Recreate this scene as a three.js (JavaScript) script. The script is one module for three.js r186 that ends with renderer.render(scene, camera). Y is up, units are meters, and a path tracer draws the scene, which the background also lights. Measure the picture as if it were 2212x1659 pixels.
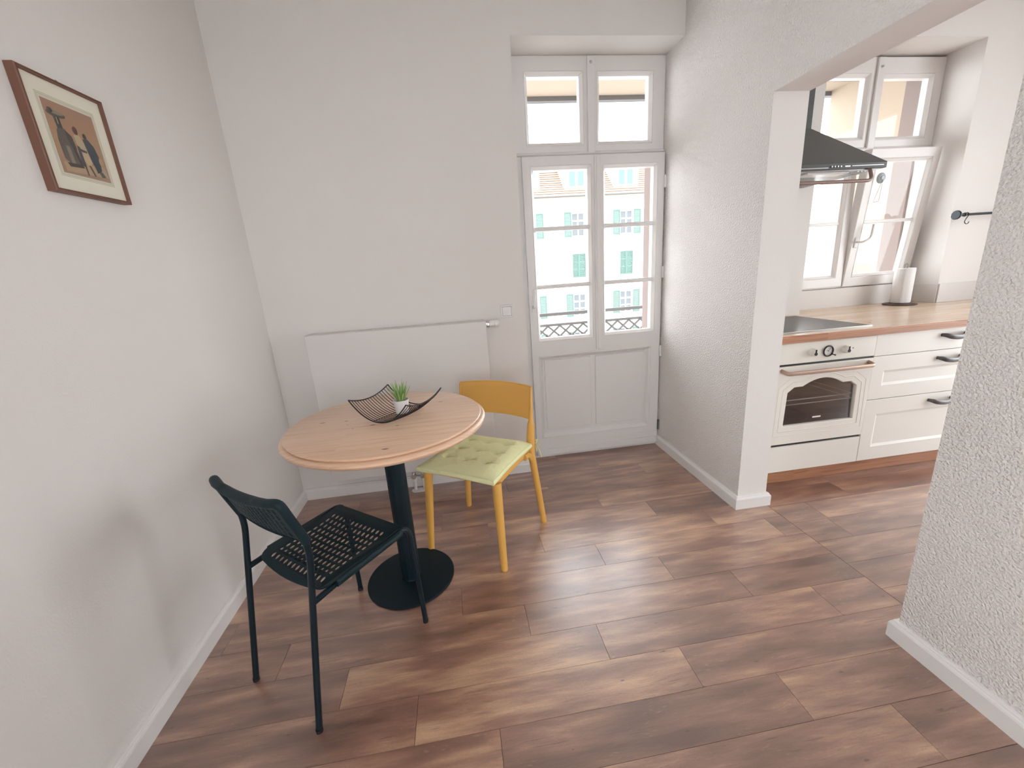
import * as THREE from 'three';
import { RoundedBoxGeometry } from 'three/addons/geometries/RoundedBoxGeometry.js';
import { mergeGeometries, mergeVertices, toCreasedNormals } from 'three/addons/utils/BufferGeometryUtils.js';
import { createNoise2D } from 'simplex-noise';

// ---------------------------------------------------------------- camera, sky, exposure
const scene = new THREE.Scene();
const camera = new THREE.PerspectiveCamera(86.26, 2212 / 1659, 0.05, 200);
camera.position.set(1.07788, 1.33234, 2.53736);
camera.rotation.order = 'YXZ';
camera.rotation.set(-0.26833, -0.12391, -0.0688);
scene.add(camera);

const SKY = new THREE.Color().setRGB(5.3, 5.5, 5.68);
scene.background = SKY;                                    // bright overcast sky

const renderer = new THREE.WebGLRenderer({ antialias: true });
renderer.toneMapping = THREE.LinearToneMapping;
renderer.toneMappingExposure = 1.32;
renderer.shadowMap.enabled = true;

// ---------------------------------------------------------------- helpers
function rng(s) { return () => { s = (s + 0x6d2b79f5) | 0; let t = Math.imul(s ^ (s >>> 15), 1 | s); t = (t + Math.imul(t ^ (t >>> 7), 61 | t)) ^ t; return ((t ^ (t >>> 14)) >>> 0) / 4294967296; }; }
const V = (x, y, z) => new THREE.Vector3(x, y, z);
const lerp = THREE.MathUtils.lerp, clamp = THREE.MathUtils.clamp, sstep = THREE.MathUtils.smoothstep;
const used = new Map();
function numbered(n) { const k = used.get(n) ?? 0; used.set(n, k + 1); return k ? n + '_' + String(k).padStart(3, '0') : n; }

function uvBox(g, s = 1, turn = false) {                   // texture coordinates in metres by the face's main direction
  const p = g.attributes.position, n = g.attributes.normal, uv = new Float32Array(p.count * 2);
  for (let i = 0; i < p.count; i++) {
    const ax = Math.abs(n.getX(i)), ay = Math.abs(n.getY(i)), az = Math.abs(n.getZ(i));
    let u, v;
    if (ay >= ax && ay >= az) { u = p.getX(i); v = p.getZ(i); } else if (ax >= az) { u = p.getZ(i); v = p.getY(i); } else { u = p.getX(i); v = p.getY(i); }
    if (turn) [u, v] = [v, u];
    uv[i * 2] = u * s; uv[i * 2 + 1] = v * s;
  }
  g.setAttribute('uv', new THREE.BufferAttribute(uv, 2));
  return g;
}
function plain(g) {                                        // the same attributes on every geometry, so that they merge
  const o = g.index ? g.toNonIndexed() : g.clone();
  for (const k of Object.keys(o.attributes)) if (!['position', 'normal', 'uv'].includes(k)) o.deleteAttribute(k);
  if (!o.attributes.normal) o.computeVertexNormals();
  if (!o.attributes.uv) o.setAttribute('uv', new THREE.BufferAttribute(new Float32Array(o.attributes.position.count * 2), 2));
  o.morphAttributes = {}; o.clearGroups();
  return o;
}
function merge(list) { const a = [].concat(list).map(plain); return a.length === 1 ? a[0] : mergeGeometries(a); }
function obj(name, geoms, mat, parent, keepUV = false) {   // ONE named mesh: a part of parent, or a top-level thing
  const g = merge(geoms);
  if (!keepUV) uvBox(g);
  const m = new THREE.Mesh(g, mat);
  m.name = parent ? name : numbered(name);
  m.castShadow = m.receiveShadow = true;
  (parent ?? scene).add(m);
  return m;
}
function sub(name, parent) { const g = new THREE.Group(); g.name = name; parent.add(g); return g; }
function thing(name, label, category, pos = [0, 0, 0], turn = 0, group) {
  const o = new THREE.Group(); o.name = numbered(name); scene.add(o);
  o.position.set(...pos); o.rotation.y = turn; o.userData = { label, category };
  if (group) o.userData.group = group;
  return o;
}
function tag(o, label, category, group) { o.userData = { label, category }; if (group) o.userData.group = group; return o; }
function struct(name, geoms, mat, label) { const m = obj(name, geoms, mat); m.userData = { kind: 'structure', label }; return m; }
function structGroup(name, label) { const o = new THREE.Group(); o.name = numbered(name); scene.add(o); o.userData = { kind: 'structure', label }; return o; }
function move(g, x, y, z) { g.translate(x, y, z); return g; }

const box = (x0, x1, y0, y1, z0, z1) => move(new THREE.BoxGeometry(x1 - x0, y1 - y0, z1 - z0), (x0 + x1) / 2, (y0 + y1) / 2, (z0 + z1) / 2);
const rbox = (x0, x1, y0, y1, z0, z1, r = 0.003, seg = 2) => move(new RoundedBoxGeometry(x1 - x0, y1 - y0, z1 - z0, seg, Math.min(r, (x1 - x0) / 2.01, (y1 - y0) / 2.01, (z1 - z0) / 2.01)), (x0 + x1) / 2, (y0 + y1) / 2, (z0 + z1) / 2);
function quads(list) {                                     // flat-shaded quads, each four points counter-clockwise
  const p = [];
  for (const [a, b, c, d] of list) p.push(...a, ...b, ...c, ...a, ...c, ...d);
  const g = new THREE.BufferGeometry(); g.setAttribute('position', new THREE.Float32BufferAttribute(p, 3)); g.computeVertexNormals();
  return g;
}
// a profile [[inset, z], ...] (closed) swept with mitred corners round the rectangle x0..x1, y0..y1
function mitre(x0, x1, y0, y1, prof) {
  const c = (i, k) => { const [d, z] = prof[i]; return [[x0 + d, y0 + d, z], [x1 - d, y0 + d, z], [x1 - d, y1 - d, z], [x0 + d, y1 - d, z]][k]; };
  const q = [];
  for (let i = 0; i < prof.length; i++) { const j = (i + 1) % prof.length; for (let k = 0; k < 4; k++) { const l = (k + 1) % 4; q.push([c(i, k), c(i, l), c(j, l), c(j, k)]); } }
  return quads(q);
}
const flatFrame = (x0, x1, y0, y1, w, z0, z1, e = 0.002) => mitre(x0, x1, y0, y1, [[0, z0], [0, z1 - e], [e, z1], [w - e, z1], [w, z1 - e], [w, z0]]);
// a profile [[offset, height], ...] (closed) swept along a line of floor points; offset is to the left of the walk
function along(pts, prof) {
  const n = pts.length, dir = [], rows = [];
  for (let i = 0; i < n - 1; i++) { const dx = pts[i + 1][0] - pts[i][0], dz = pts[i + 1][1] - pts[i][1], l = Math.hypot(dx, dz); dir.push([dx / l, dz / l]); }
  for (let i = 0; i < n; i++) {
    const a = dir[Math.max(0, i - 1)], b = dir[Math.min(n - 2, i)], na = [a[1], -a[0]], nb = [b[1], -b[0]], k = 1 + na[0] * nb[0] + na[1] * nb[1];
    const m = [(na[0] + nb[0]) / k, (na[1] + nb[1]) / k];
    rows.push(prof.map(([d, y]) => [pts[i][0] + m[0] * d, y, pts[i][1] + m[1] * d]));
  }
  const q = [];
  for (let i = 0; i < n - 1; i++) for (let j = 0; j < prof.length; j++) { const l = (j + 1) % prof.length; q.push([rows[i][j], rows[i + 1][j], rows[i + 1][l], rows[i][l]]); }
  for (const [r, f] of [[rows[0], 1], [rows[n - 1], 0]]) for (let j = 1; j < r.length - 1; j++) q.push(f ? [r[0], r[j], r[j + 1], r[0]] : [r[0], r[j + 1], r[j], r[0]]);
  return quads(q);
}
// points with rounded corners
function fillet(pts, rad, seg = 6) {
  const out = [pts[0].clone()];
  for (let i = 1; i < pts.length - 1; i++) {
    const r = Array.isArray(rad) ? rad[i] : rad, a = pts[i - 1].clone().sub(pts[i]), b = pts[i + 1].clone().sub(pts[i]);
    const k = Math.min(r, a.length() * 0.48, b.length() * 0.48), p = pts[i].clone().add(a.setLength(k)), q = pts[i].clone().add(b.setLength(k));
    for (let s = 0; s <= seg; s++) { const t = s / seg; out.push(p.clone().multiplyScalar((1 - t) ** 2).addScaledVector(pts[i], 2 * t * (1 - t)).addScaledVector(q, t * t)); }
  }
  out.push(pts[pts.length - 1].clone());
  return out;
}
const curve = (pts, n = 24) => new THREE.CatmullRomCurve3(pts, false, 'centripetal').getPoints(n);
// a tube through points; r is a number or t => radius or t => [radius across, radius along 'up']
function tube(pts, r, n = 10, closed = false, up0) {
  const P = pts, N = P.length, pos = [], idx = [], T = [];
  for (let i = 0; i < N; i++) { const a = P[closed ? (i - 1 + N) % N : Math.max(0, i - 1)], b = P[closed ? (i + 1) % N : Math.min(N - 1, i + 1)]; T.push(b.clone().sub(a).normalize()); }
  let up = (up0 ?? (Math.abs(T[0].y) < 0.9 ? V(0, 1, 0) : V(0, 0, 1))).clone();
  for (let i = 0; i < N; i++) {
    up = up.clone().addScaledVector(T[i], -up.dot(T[i])).normalize();
    const side = T[i].clone().cross(up), rr = typeof r === 'function' ? r(i / (N - 1)) : r, [ra, rb] = Array.isArray(rr) ? rr : [rr, rr];
    for (let k = 0; k < n; k++) { const a = (k / n) * Math.PI * 2, p = P[i].clone().addScaledVector(side, Math.cos(a) * ra).addScaledVector(up, Math.sin(a) * rb); pos.push(p.x, p.y, p.z); }
  }
  for (let i = 0; i < (closed ? N : N - 1); i++) for (let k = 0; k < n; k++) { const a = i * n + k, b = i * n + (k + 1) % n, c = ((i + 1) % N) * n + k, d = ((i + 1) % N) * n + (k + 1) % n; idx.push(a, b, c, b, d, c); }
  const g = new THREE.BufferGeometry(); g.setAttribute('position', new THREE.Float32BufferAttribute(pos, 3)); g.setIndex(idx); g.computeVertexNormals();
  if (closed) return g;
  const caps = [];
  for (const [i, f] of [[0, 1], [N - 1, 0]]) for (let k = 0; k < n; k++) { const a = (i * n + k) * 3, b = (i * n + (k + 1) % n) * 3, A = pos.slice(a, a + 3), B = pos.slice(b, b + 3), C = P[i].toArray(); caps.push(...(f ? [...C, ...B, ...A] : [...C, ...A, ...B])); }
  const c = new THREE.BufferGeometry(); c.setAttribute('position', new THREE.Float32BufferAttribute(caps, 3)); c.computeVertexNormals();
  return merge([g, c]);
}
// a sheet p(u, v), u and v in 0..1, given thickness t along its normal
function sheet(fn, nu, nv, t, crease = 0.9) {
  const pos = [], idx = [], W = nu + 1, E = 1e-3, thick = typeof t === 'function' ? t : () => t;
  const top = [], bot = [];
  for (let j = 0; j <= nv; j++) for (let i = 0; i <= nu; i++) {
    const u = i / nu, v = j / nv, p = fn(u, v), du = fn(Math.min(1, u + E), v).sub(fn(Math.max(0, u - E), v)), dv = fn(u, Math.min(1, v + E)).sub(fn(u, Math.max(0, v - E)));
    const n = du.cross(dv).normalize(), h = thick(u, v) / 2;
    top.push(p.clone().addScaledVector(n, h)); bot.push(p.clone().addScaledVector(n, -h));
  }
  for (const p of [...top, ...bot]) pos.push(p.x, p.y, p.z);
  const M = top.length;
  for (let j = 0; j < nv; j++) for (let i = 0; i < nu; i++) { const a = j * W + i, b = a + 1, c = a + W, d = c + 1; idx.push(a, b, d, a, d, c, M + a, M + d, M + b, M + a, M + c, M + d); }
  const edge = []; for (let i = 0; i < nu; i++) edge.push([i, i + 1]); for (let j = 0; j < nv; j++) edge.push([j * W + nu, (j + 1) * W + nu]); for (let i = nu; i > 0; i--) edge.push([nv * W + i, nv * W + i - 1]); for (let j = nv; j > 0; j--) edge.push([j * W, (j - 1) * W]);
  for (const [a, b] of edge) idx.push(a, M + a, M + b, a, M + b, b);
  const g = new THREE.BufferGeometry(); g.setAttribute('position', new THREE.Float32BufferAttribute(pos, 3)); g.setIndex(idx);
  return toCreasedNormals(g, crease);
}
function lathe(prof, seg = 48, crease = 0.6) {
  const g = new THREE.LatheGeometry(prof.map(([r, y]) => new THREE.Vector2(r, y)), seg);
  g.deleteAttribute('normal'); g.deleteAttribute('uv');
  return toCreasedNormals(mergeVertices(g, 1e-5), crease);
}
const disc = (r, h, seg = 32) => new THREE.CylinderGeometry(r, r, h, seg);
function extrude(shape, depth, bevel = 0, seg = 12) { return new THREE.ExtrudeGeometry(shape, { depth: depth - 2 * bevel, bevelEnabled: bevel > 0, bevelThickness: bevel, bevelSize: bevel, bevelOffset: -bevel, bevelSegments: 2, curveSegments: seg }).translate(0, 0, bevel); }
function rectShape(x0, x1, y0, y1, holes = []) {
  const s = new THREE.Shape([[x0, y0], [x1, y0], [x1, y1], [x0, y1]].map((p) => new THREE.Vector2(...p)));
  for (const [a, b, c, d] of holes) s.holes.push(new THREE.Path([[a, c], [a, d], [b, d], [b, c]].map((p) => new THREE.Vector2(...p))));
  return s;
}

// ---------------------------------------------------------------- textures
function noise(seed) { return createNoise2D(rng(seed)); }
function fbm(n, x, y, o = 4) { let s = 0, a = 0.5; for (let i = 0; i < o; i++) { s += a * n(x, y); x *= 2.03; y *= 2.03; a *= 0.5; } return s; }
function tex(w, h, fn, { srgb = false, rx = 1, ry = 1 } = {}) {
  const d = new Uint8Array(w * h * 4);
  for (let y = 0; y < h; y++) for (let x = 0; x < w; x++) { const c = fn(x, y), o = (y * w + x) * 4; if (typeof c === 'number') d[o] = d[o + 1] = d[o + 2] = clamp(c * 255, 0, 255); else for (let k = 0; k < 3; k++) d[o + k] = clamp(c[k], 0, 255); d[o + 3] = 255; }
  const t = new THREE.DataTexture(d, w, h); t.wrapS = t.wrapT = THREE.RepeatWrapping; t.magFilter = THREE.LinearFilter; t.minFilter = THREE.LinearFilter;
  if (srgb) t.colorSpace = THREE.SRGBColorSpace;
  t.repeat.set(rx, ry); t.needsUpdate = true;
  return t;
}
function tiled(n, x, y, w, h, sx, sy, o = 3) {             // noise that repeats without a seam over w x h
  const u = x / w, v = y / h, f = (a, b) => fbm(n, a * sx, b * sy, o);
  return f(u, v) * (1 - u) * (1 - v) + f(u - 1, v) * u * (1 - v) + f(u, v - 1) * (1 - u) * v + f(u - 1, v - 1) * u * v;
}
const N1 = noise(11), N2 = noise(23), N3 = noise(37), N4 = noise(51);
const chipBump = tex(768, 768, (x, y) => 0.5 + 0.75 * tiled(N1, x, y, 768, 768, 62, 62, 2) + 0.25 * tiled(N2, x, y, 768, 768, 150, 150, 1), { rx: 1.25, ry: 1.25 });
const fineBump = tex(512, 512, (x, y) => 0.5 + 0.5 * tiled(N2, x, y, 512, 512, 60, 60, 3), { rx: 1.6, ry: 1.6 });
const grainBump = tex(256, 256, (x, y) => 0.5 + 0.5 * tiled(N3, x, y, 256, 256, 70, 70, 2), { rx: 8, ry: 8 });
const weaveBump = tex(128, 128, (x, y) => 0.5 + 0.25 * Math.sin(x / 128 * Math.PI * 32) + 0.25 * Math.sin(y / 128 * Math.PI * 32), { rx: 14, ry: 14 });

const mixc = (a, b, t) => [lerp(a[0], b[0], t), lerp(a[1], b[1], t), lerp(a[2], b[2], t)];
// vinyl plank print: a sheet of PV planks, each 2048 px long
const PV = 12, PH = 170, pr = rng(5), plankTone = Array.from({ length: PV }, (_, i) => ({ t: [0.30, 0.46, 0.38, 0.62, 0.42, 0.26, 0.54, 0.36, 0.68, 0.44, 0.5, 0.33][i], ox: pr() * 90, oy: pr() * 90, k: Array.from({ length: 2 }, () => [pr(), pr(), 0.3 + pr() * 0.7]) }));
const plankH = new Float32Array(2048 * 2048);
const plankMap = tex(2048, 2048, (x, y) => {
  const i = Math.min(PV - 1, Math.floor(y / PH)), P = plankTone[i], X = x / 2048 * 0.914 + P.ox, Y = (y - i * PH) / PH * 0.152 + P.oy;
  const warp = 0.004 * N4(X * 2.5, Y * 9) + 0.0012 * N2(X * 14, Y * 30);
  const band = fbm(N1, X * 1.3, (Y + warp) * 7, 3), blot = fbm(N2, X * 2.8, (Y + warp) * 19, 4), fine = fbm(N3, X * 9, (Y + warp) * 120, 3), tiny = N4(X * 60, Y * 420), grit = fbm(N1, X * 55, Y * 90, 2);
  let t = P.t + 0.70 * band + 0.34 * blot + 0.07 * fine + 0.05 * grit;
  let c = t < 0.45 ? mixc([106, 73, 61], [150, 109, 91], clamp((t + 0.15) / 0.6, 0, 1)) : mixc([150, 109, 91], [206, 167, 134], clamp((t - 0.45) / 0.6, 0, 1));
  const dark = sstep(fbm(N4, X * 3.2 + 7, (Y + warp) * 85, 3), 0.36, 0.6) * sstep(N2(X * 3 + 50, Y * 12), -0.1, 0.5);
  c = mixc(c, [78, 54, 48], dark * 0.6);
  const crack = sstep(N1(X * 8 + 3, (Y + warp * 2) * 260), 0.80, 0.95) * sstep(N2(X * 5, Y * 20), 0.25, 0.6);
  c = mixc(c, [72, 48, 42], crack * 0.7);
  const scratch = sstep(N3(X * 22 + 3, (Y + warp * 3) * 150), 0.55, 0.9) * sstep(N2(X * 4 + 9, Y * 16), 0.3, 0.65);
  c = mixc(c, [206, 172, 144], scratch * 0.38);
  for (const [kx, ky, ks] of P.k) { const dx = (x / 2048 - kx) * 0.914 / 0.014, dy = ((y - i * PH) / PH - ky) * 0.152 / 0.0042, r = Math.hypot(dx, dy) / ks + 0.35 * N3(x * 0.02, y * 0.05); if (r < 1.3) c = mixc(c, [64, 42, 38], sstep(1.3 - r, 0, 0.9) * 0.6); }
  const g = 1 + 0.05 * fine + 0.04 * tiny;
  plankH[y * 2048 + x] = 0.5 + 0.20 * fine + 0.12 * tiny - 0.25 * dark - 0.3 * crack + 0.2 * scratch;
  return [c[0] * g, c[1] * g, c[2] * g];
}, { srgb: true });
const plankBump = tex(1024, 1024, (x, y) => plankH[y * 2 * 2048 + x * 2]);
const plankRough = tex(1024, 1024, (x, y) => 0.33 + 0.16 * (plankH[y * 2 * 2048 + x * 2] - 0.5));
// glued oak: staves along x with rounded-off tone differences
function oak(base, lite, dark, seed, stave, knots) {
  const n = noise(seed), m = noise(seed + 1), r = rng(seed), tone = Array.from({ length: 64 }, () => r() - 0.5), kn = Array.from({ length: knots }, () => [r(), r(), 0.4 + r() * 0.9]);
  return tex(1024, 1024, (x, y) => {
    const X = x / 1024, Y = y / 1024, s = Math.floor(Y / stave), T = tone[s % 64];
    const w = 0.004 * n(X * 3, Y * 8), a = fbm(n, X * 1.7 + T * 9, (Y + w) * 38, 3), b = fbm(m, X * 5 + T * 5, (Y + w) * 170, 3);
    let c = mixc(base, lite, clamp(0.4 + 0.9 * a + 0.9 * T, 0, 1)); c = mixc(c, dark, clamp(0.35 * b + 0.42 * sstep(-a, 0.18, 0.5), 0, 0.7));
    for (const [kx, ky, ks] of kn) { const q = Math.hypot((X - kx) / 0.009, (Y - ky) / 0.004) / ks; if (q < 1.6) c = mixc(c, [92, 56, 36], sstep(1.6 - q, 0, 1.2) * 0.8); }
    return c;
  }, { srgb: true });
}
const tableMap = oak([224, 184, 152], [234, 199, 170], [204, 158, 124], 71, 0.125, 18);
const counterMap = oak([220, 190, 162], [230, 206, 182], [196, 156, 126], 91, 0.07, 8);
const brownMap = oak([172, 118, 86], [190, 136, 102], [138, 88, 62], 95, 0.3, 12);

// ---------------------------------------------------------------- materials
const RGB = (r, g, b) => new THREE.Color().setRGB(r, g, b);
const mat = (o) => new THREE.MeshStandardMaterial(o), phys = (o) => new THREE.MeshPhysicalMaterial(o);
const WALL = RGB(0.80, 0.757, 0.727);
const M = {
  wall: mat({ color: WALL, roughness: 0.92, bumpMap: fineBump, bumpScale: 0.0006 }),
  chip: mat({ color: WALL, roughness: 0.92, bumpMap: chipBump, bumpScale: 0.006 }),
  ceiling: mat({ color: RGB(0.82, 0.80, 0.78), roughness: 0.95 }),
  board: phys({ color: RGB(0.82, 0.79, 0.77), roughness: 0.35 }),
  lacquer: phys({ color: RGB(0.80, 0.765, 0.745), roughness: 0.32 }),
  bead: phys({ color: RGB(0.81, 0.775, 0.755), roughness: 0.3 }),
  radiator: phys({ color: RGB(0.735, 0.692, 0.668), roughness: 0.5 }),
  plastic: phys({ color: RGB(0.80, 0.775, 0.76), roughness: 0.35 }),
  pane: phys({ color: RGB(0.98, 0.99, 0.99), specularIntensity: 0.35, roughness: 0, transmission: 1, thickness: 0, ior: 1.5 }),
  slab: mat({ color: RGB(0.05, 0.035, 0.03), roughness: 0.9 }),
  plank: phys({ map: plankMap, roughness: 1, roughnessMap: plankRough, bumpMap: plankBump, bumpScale: 0.0003, clearcoat: 1, clearcoatRoughness: 0.30, ior: 2.15 }),
  gasket: mat({ color: RGB(0.06, 0.055, 0.055), roughness: 0.8 }),
  steel: mat({ color: RGB(0.62, 0.62, 0.62), metalness: 1, roughness: 0.28 }),
  chrome: mat({ color: RGB(0.75, 0.75, 0.75), metalness: 1, roughness: 0.12 }),
  stone: mat({ color: RGB(0.28, 0.22, 0.20), roughness: 0.9, bumpMap: grainBump, bumpScale: 0.0006 }),
  peach: mat({ color: RGB(0.44, 0.355, 0.28), roughness: 0.95 }),
  iron: mat({ color: RGB(0.13, 0.125, 0.122), roughness: 0.6 }),
  tableTop: phys({ map: tableMap, roughness: 0.42, clearcoat: 0.7, clearcoatRoughness: 0.35 }),
  tableEdge: phys({ map: tableMap, color: RGB(0.82, 0.72, 0.66), roughness: 0.42 }),
  hammered: phys({ color: RGB(0.004, 0.013, 0.019), specularIntensity: 0.45, roughness: 0.5, bumpMap: grainBump, bumpScale: 0.0005 }),
  blackTube: phys({ color: RGB(0.003, 0.011, 0.017), specularIntensity: 0.55, roughness: 0.33 }),
  blackPlastic: phys({ color: RGB(0.006, 0.019, 0.025), specularIntensity: 0.5, roughness: 0.5, bumpMap: grainBump, bumpScale: 0.0002 }),
  yellow: phys({ color: RGB(0.70, 0.375, 0.085), roughness: 0.42 }),
  cushion: phys({ color: RGB(0.79, 0.77, 0.44), roughness: 0.95, sheen: 0.35, sheenRoughness: 0.6, sheenColor: RGB(0.8, 0.8, 0.5), bumpMap: weaveBump, bumpScale: 0.0003 }),
  wire: phys({ color: RGB(0.012, 0.010, 0.014), roughness: 0.4 }),
  pot: phys({ color: RGB(0.74, 0.72, 0.69), roughness: 0.5 }),
  soil: mat({ color: RGB(0.05, 0.035, 0.025), roughness: 1 }),
  leaf: phys({ color: RGB(0.30, 0.43, 0.14), roughness: 0.5 }),
  leaf2: phys({ color: RGB(0.19, 0.33, 0.09), roughness: 0.5 }),
  front: phys({ color: RGB(0.80, 0.755, 0.70), roughness: 0.38 }),
  enamel: phys({ color: RGB(0.80, 0.755, 0.69), roughness: 0.22 }),
  counter: phys({ map: counterMap, roughness: 0.22, ior: 1.6 }),
  counterEdge: phys({ map: brownMap, roughness: 0.45 }),
  brass: mat({ color: RGB(0.45, 0.31, 0.24), metalness: 0.55, roughness: 0.38 }),
  copper: mat({ color: RGB(0.27, 0.185, 0.16), metalness: 0.4, roughness: 0.4 }),
  pewter: mat({ color: RGB(0.16, 0.155, 0.155), metalness: 0.8, roughness: 0.4 }),
  rack: phys({ color: RGB(0.62, 0.62, 0.62), roughness: 0.4, metalness: 0.3 }),
  hood: phys({ color: RGB(0.07, 0.072, 0.071), roughness: 0.42 }),
  hobGlass: phys({ color: RGB(0.035, 0.034, 0.036), specularIntensity: 0.3, roughness: 0.25 }),
  ovenGlass: phys({ color: RGB(0.8, 0.8, 0.8), roughness: 0.02, transmission: 1, thickness: 0, ior: 1.9 }),
  cavity: mat({ color: RGB(0.07, 0.062, 0.062), roughness: 0.45 }),
  black: phys({ color: RGB(0.01, 0.01, 0.012), roughness: 0.4 }),
  navy: phys({ color: RGB(0.012, 0.018, 0.028), roughness: 0.4 }),
  paper: mat({ color: RGB(0.84, 0.82, 0.81), roughness: 1, bumpMap: grainBump, bumpScale: 0.0003 }),
  darkWood: phys({ color: RGB(0.07, 0.035, 0.028), roughness: 0.45 }),
  frameWood: phys({ color: RGB(0.19, 0.085, 0.055), roughness: 0.5, bumpMap: grainBump, bumpScale: 0.0003 }),
  mount: mat({ color: RGB(0.76, 0.71, 0.63), roughness: 0.95 }),
  render: mat({ color: RGB(0.74, 0.73, 0.715), roughness: 0.95 }),
  shutter: mat({ color: RGB(0.085, 0.155, 0.128), roughness: 0.6 }),
  roofTile: mat({ color: RGB(0.40, 0.255, 0.19), roughness: 0.8 }),
  dormerGlass: phys({ color: RGB(0.10, 0.23, 0.27), roughness: 0.5 }),
  farGlass: phys({ color: RGB(0.10, 0.11, 0.12), roughness: 0.08 }),
  asphalt: mat({ color: RGB(0.38, 0.37, 0.36), roughness: 0.95 }),
};

// ---------------------------------------------------------------- room shell
const P0 = 2.495, P1 = 2.664, ZP = 0.730, ZQ = 1.573, HL = 1.987, XN = 1.510, HN = 2.529, DN = -0.217, ZO = -0.42, H = 2.71;
const KL = 3.410, KR = 4.484, KH = 2.525, ZR = 4.0, XR = 5.4, XL = -0.2;

const floor = struct('floor', box(XL, XR + 0.2, -0.16, -0.006, ZO, ZR + 0.2), M.slab, 'wood-look plank floor');
{
  const cache = new Map();
  const plankGeo = (len, wid, v, u0, flip) => {
    const key = [len.toFixed(3), wid.toFixed(3), v, u0.toFixed(3), flip].join();
    if (cache.has(key)) return cache.get(key);
    const e = 0.0003, t = -0.0008, b = -0.006, x0 = 0.0004, x1 = len - 0.0004, z0 = 0.0004, z1 = wid - 0.0004;
    const A = [[x0 + e, 0, z0 + e], [x1 - e, 0, z0 + e], [x1 - e, 0, z1 - e], [x0 + e, 0, z1 - e]], B = [[x0, t, z0], [x1, t, z0], [x1, t, z1], [x0, t, z1]], C = B.map(([x, , z]) => [x, b, z]);
    const q = [[A[0], A[3], A[2], A[1]]];
    for (let k = 0; k < 4; k++) { const l = (k + 1) % 4; q.push([A[k], A[l], B[l], B[k]], [B[k], B[l], C[l], C[k]]); }
    const g = quads(q), p = g.attributes.position, uv = [];
    for (let i = 0; i < p.count; i++) { let u = clamp((p.getX(i) + u0) / 0.916, 0.001, 0.999), w = clamp(p.getZ(i) / 0.1515, 0.01, 0.99); if (flip) { u = 1 - u; w = 1 - w; } uv.push(u, (v + w) * PH / 2048); }
    g.setAttribute('uv', new THREE.Float32BufferAttribute(uv, 2));
    cache.set(key, g); return g;
  };
  const r = rng(77), W = 0.1515, L = 0.9175;
  let last = -1;
  const lay = (xa, xb, za, zb, zref, joint) => {
    const k0 = Math.floor((za - zref) / W), k1 = Math.ceil((zb - zref) / W);
    for (let k = k0; k < k1; k++) {
      const z0 = Math.max(za, zref + k * W), z1 = Math.min(zb, zref + (k + 1) * W);
      if (z1 - z0 < 0.01) continue;
      let j = joint(k); j -= Math.ceil((j - xa) / L) * L; 
      for (; j < xb; j += L) {
        const a = Math.max(xa, j), b = Math.min(xb, j + L);
        if (b - a < 0.01) continue;
        let v = Math.floor(r() * PV); if (v === last) v = (v + 5) % PV; last = v;
        const m = new THREE.Mesh(plankGeo(b - a, z1 - z0, v, a - j, r() < 0.5), M.plank);
        m.name = 'plank'; m.position.set(a, 0, z0); m.castShadow = m.receiveShadow = true; floor.add(m);
      }
    }
  };
  lay(0.002, 2.6645, DN, 3.98, 1.1535, (k) => 1.238 + 0.2545 * k);       // dining floor, joints where the photograph shows them
  lay(2.6655, XR - 0.002, 0.40, 3.98, 1.223, (k) => 2.666 + 0.31 * ((k * 7) % 5) - 0.4);   // kitchen floor starts at the opening
}
struct('wall_back', [box(XL, XN, 0, H, ZO, 0), box(XN, P0, HN, H, ZO, 0)], M.wall, 'white wall with the radiator and the balcony door niche');
struct('wall_left', [box(XL, 0, 0, H, 0, 2.95), box(XL, 0, 0, 0.2, 2.95, 3.65), box(XL, 0, 1.7, H, 2.95, 3.65), box(XL, 0, 0, H, 3.65, ZR)], M.wall, 'white wall on which the framed print hangs');
struct('wall_right', [box(P0, P1, 0, H, ZO, ZP), box(P0, P1, HL, H, ZP, ZQ), box(P0, P1, 0, H, ZQ, ZR)], M.chip, 'white woodchip wall with the opening to the kitchen');
struct('trim_3', [box(P0 + 0.0006, P1 - 0.0006, 0.0005, HL - 0.001, ZP, ZP + 0.0008), box(P0 + 0.0006, P1 - 0.0006, HL - 0.0008, HL, ZP + 0.001, ZQ - 0.001)], M.wall, 'smooth painted reveal of the opening to the kitchen');
struct('wall_kitchen', [box(P1, KL, 0, H, ZO, 0), box(KL, KR, 0, 1.05, ZO, -0.2), box(KL, KR, KH, H, ZO, 0), box(KR, XR + 0.2, 0, H, ZO, 0)], M.wall, 'white kitchen wall with the window niche');
struct('wall_far', [box(XR, XR + 0.2, 0, H, 0, 0.75), box(XR, XR + 0.2, 0, 0.1, 0.75, 2.6), box(XR, XR + 0.2, 2.6, H, 0.75, 2.6), box(XR, XR + 0.2, 0, H, 2.6, ZR)], M.wall, 'white end wall of the kitchen');
struct('wall_rear', [box(XL, 0.5, 0, H, ZR, ZR + 0.2), box(0.5, 1.8, 0, 0.6, ZR, ZR + 0.2), box(0.5, 1.8, 2.4, H, ZR, ZR + 0.2), box(1.8, 3.2, 0, H, ZR, ZR + 0.2), box(3.2, XR + 0.2, 0, H, ZR, ZR + 0.2)], M.wall, 'white wall behind the camera with a wide window');
struct('ceiling', box(XL, XR + 0.2, H, H + 0.2, ZO, ZR + 0.2), M.ceiling, 'white ceiling');

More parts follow.
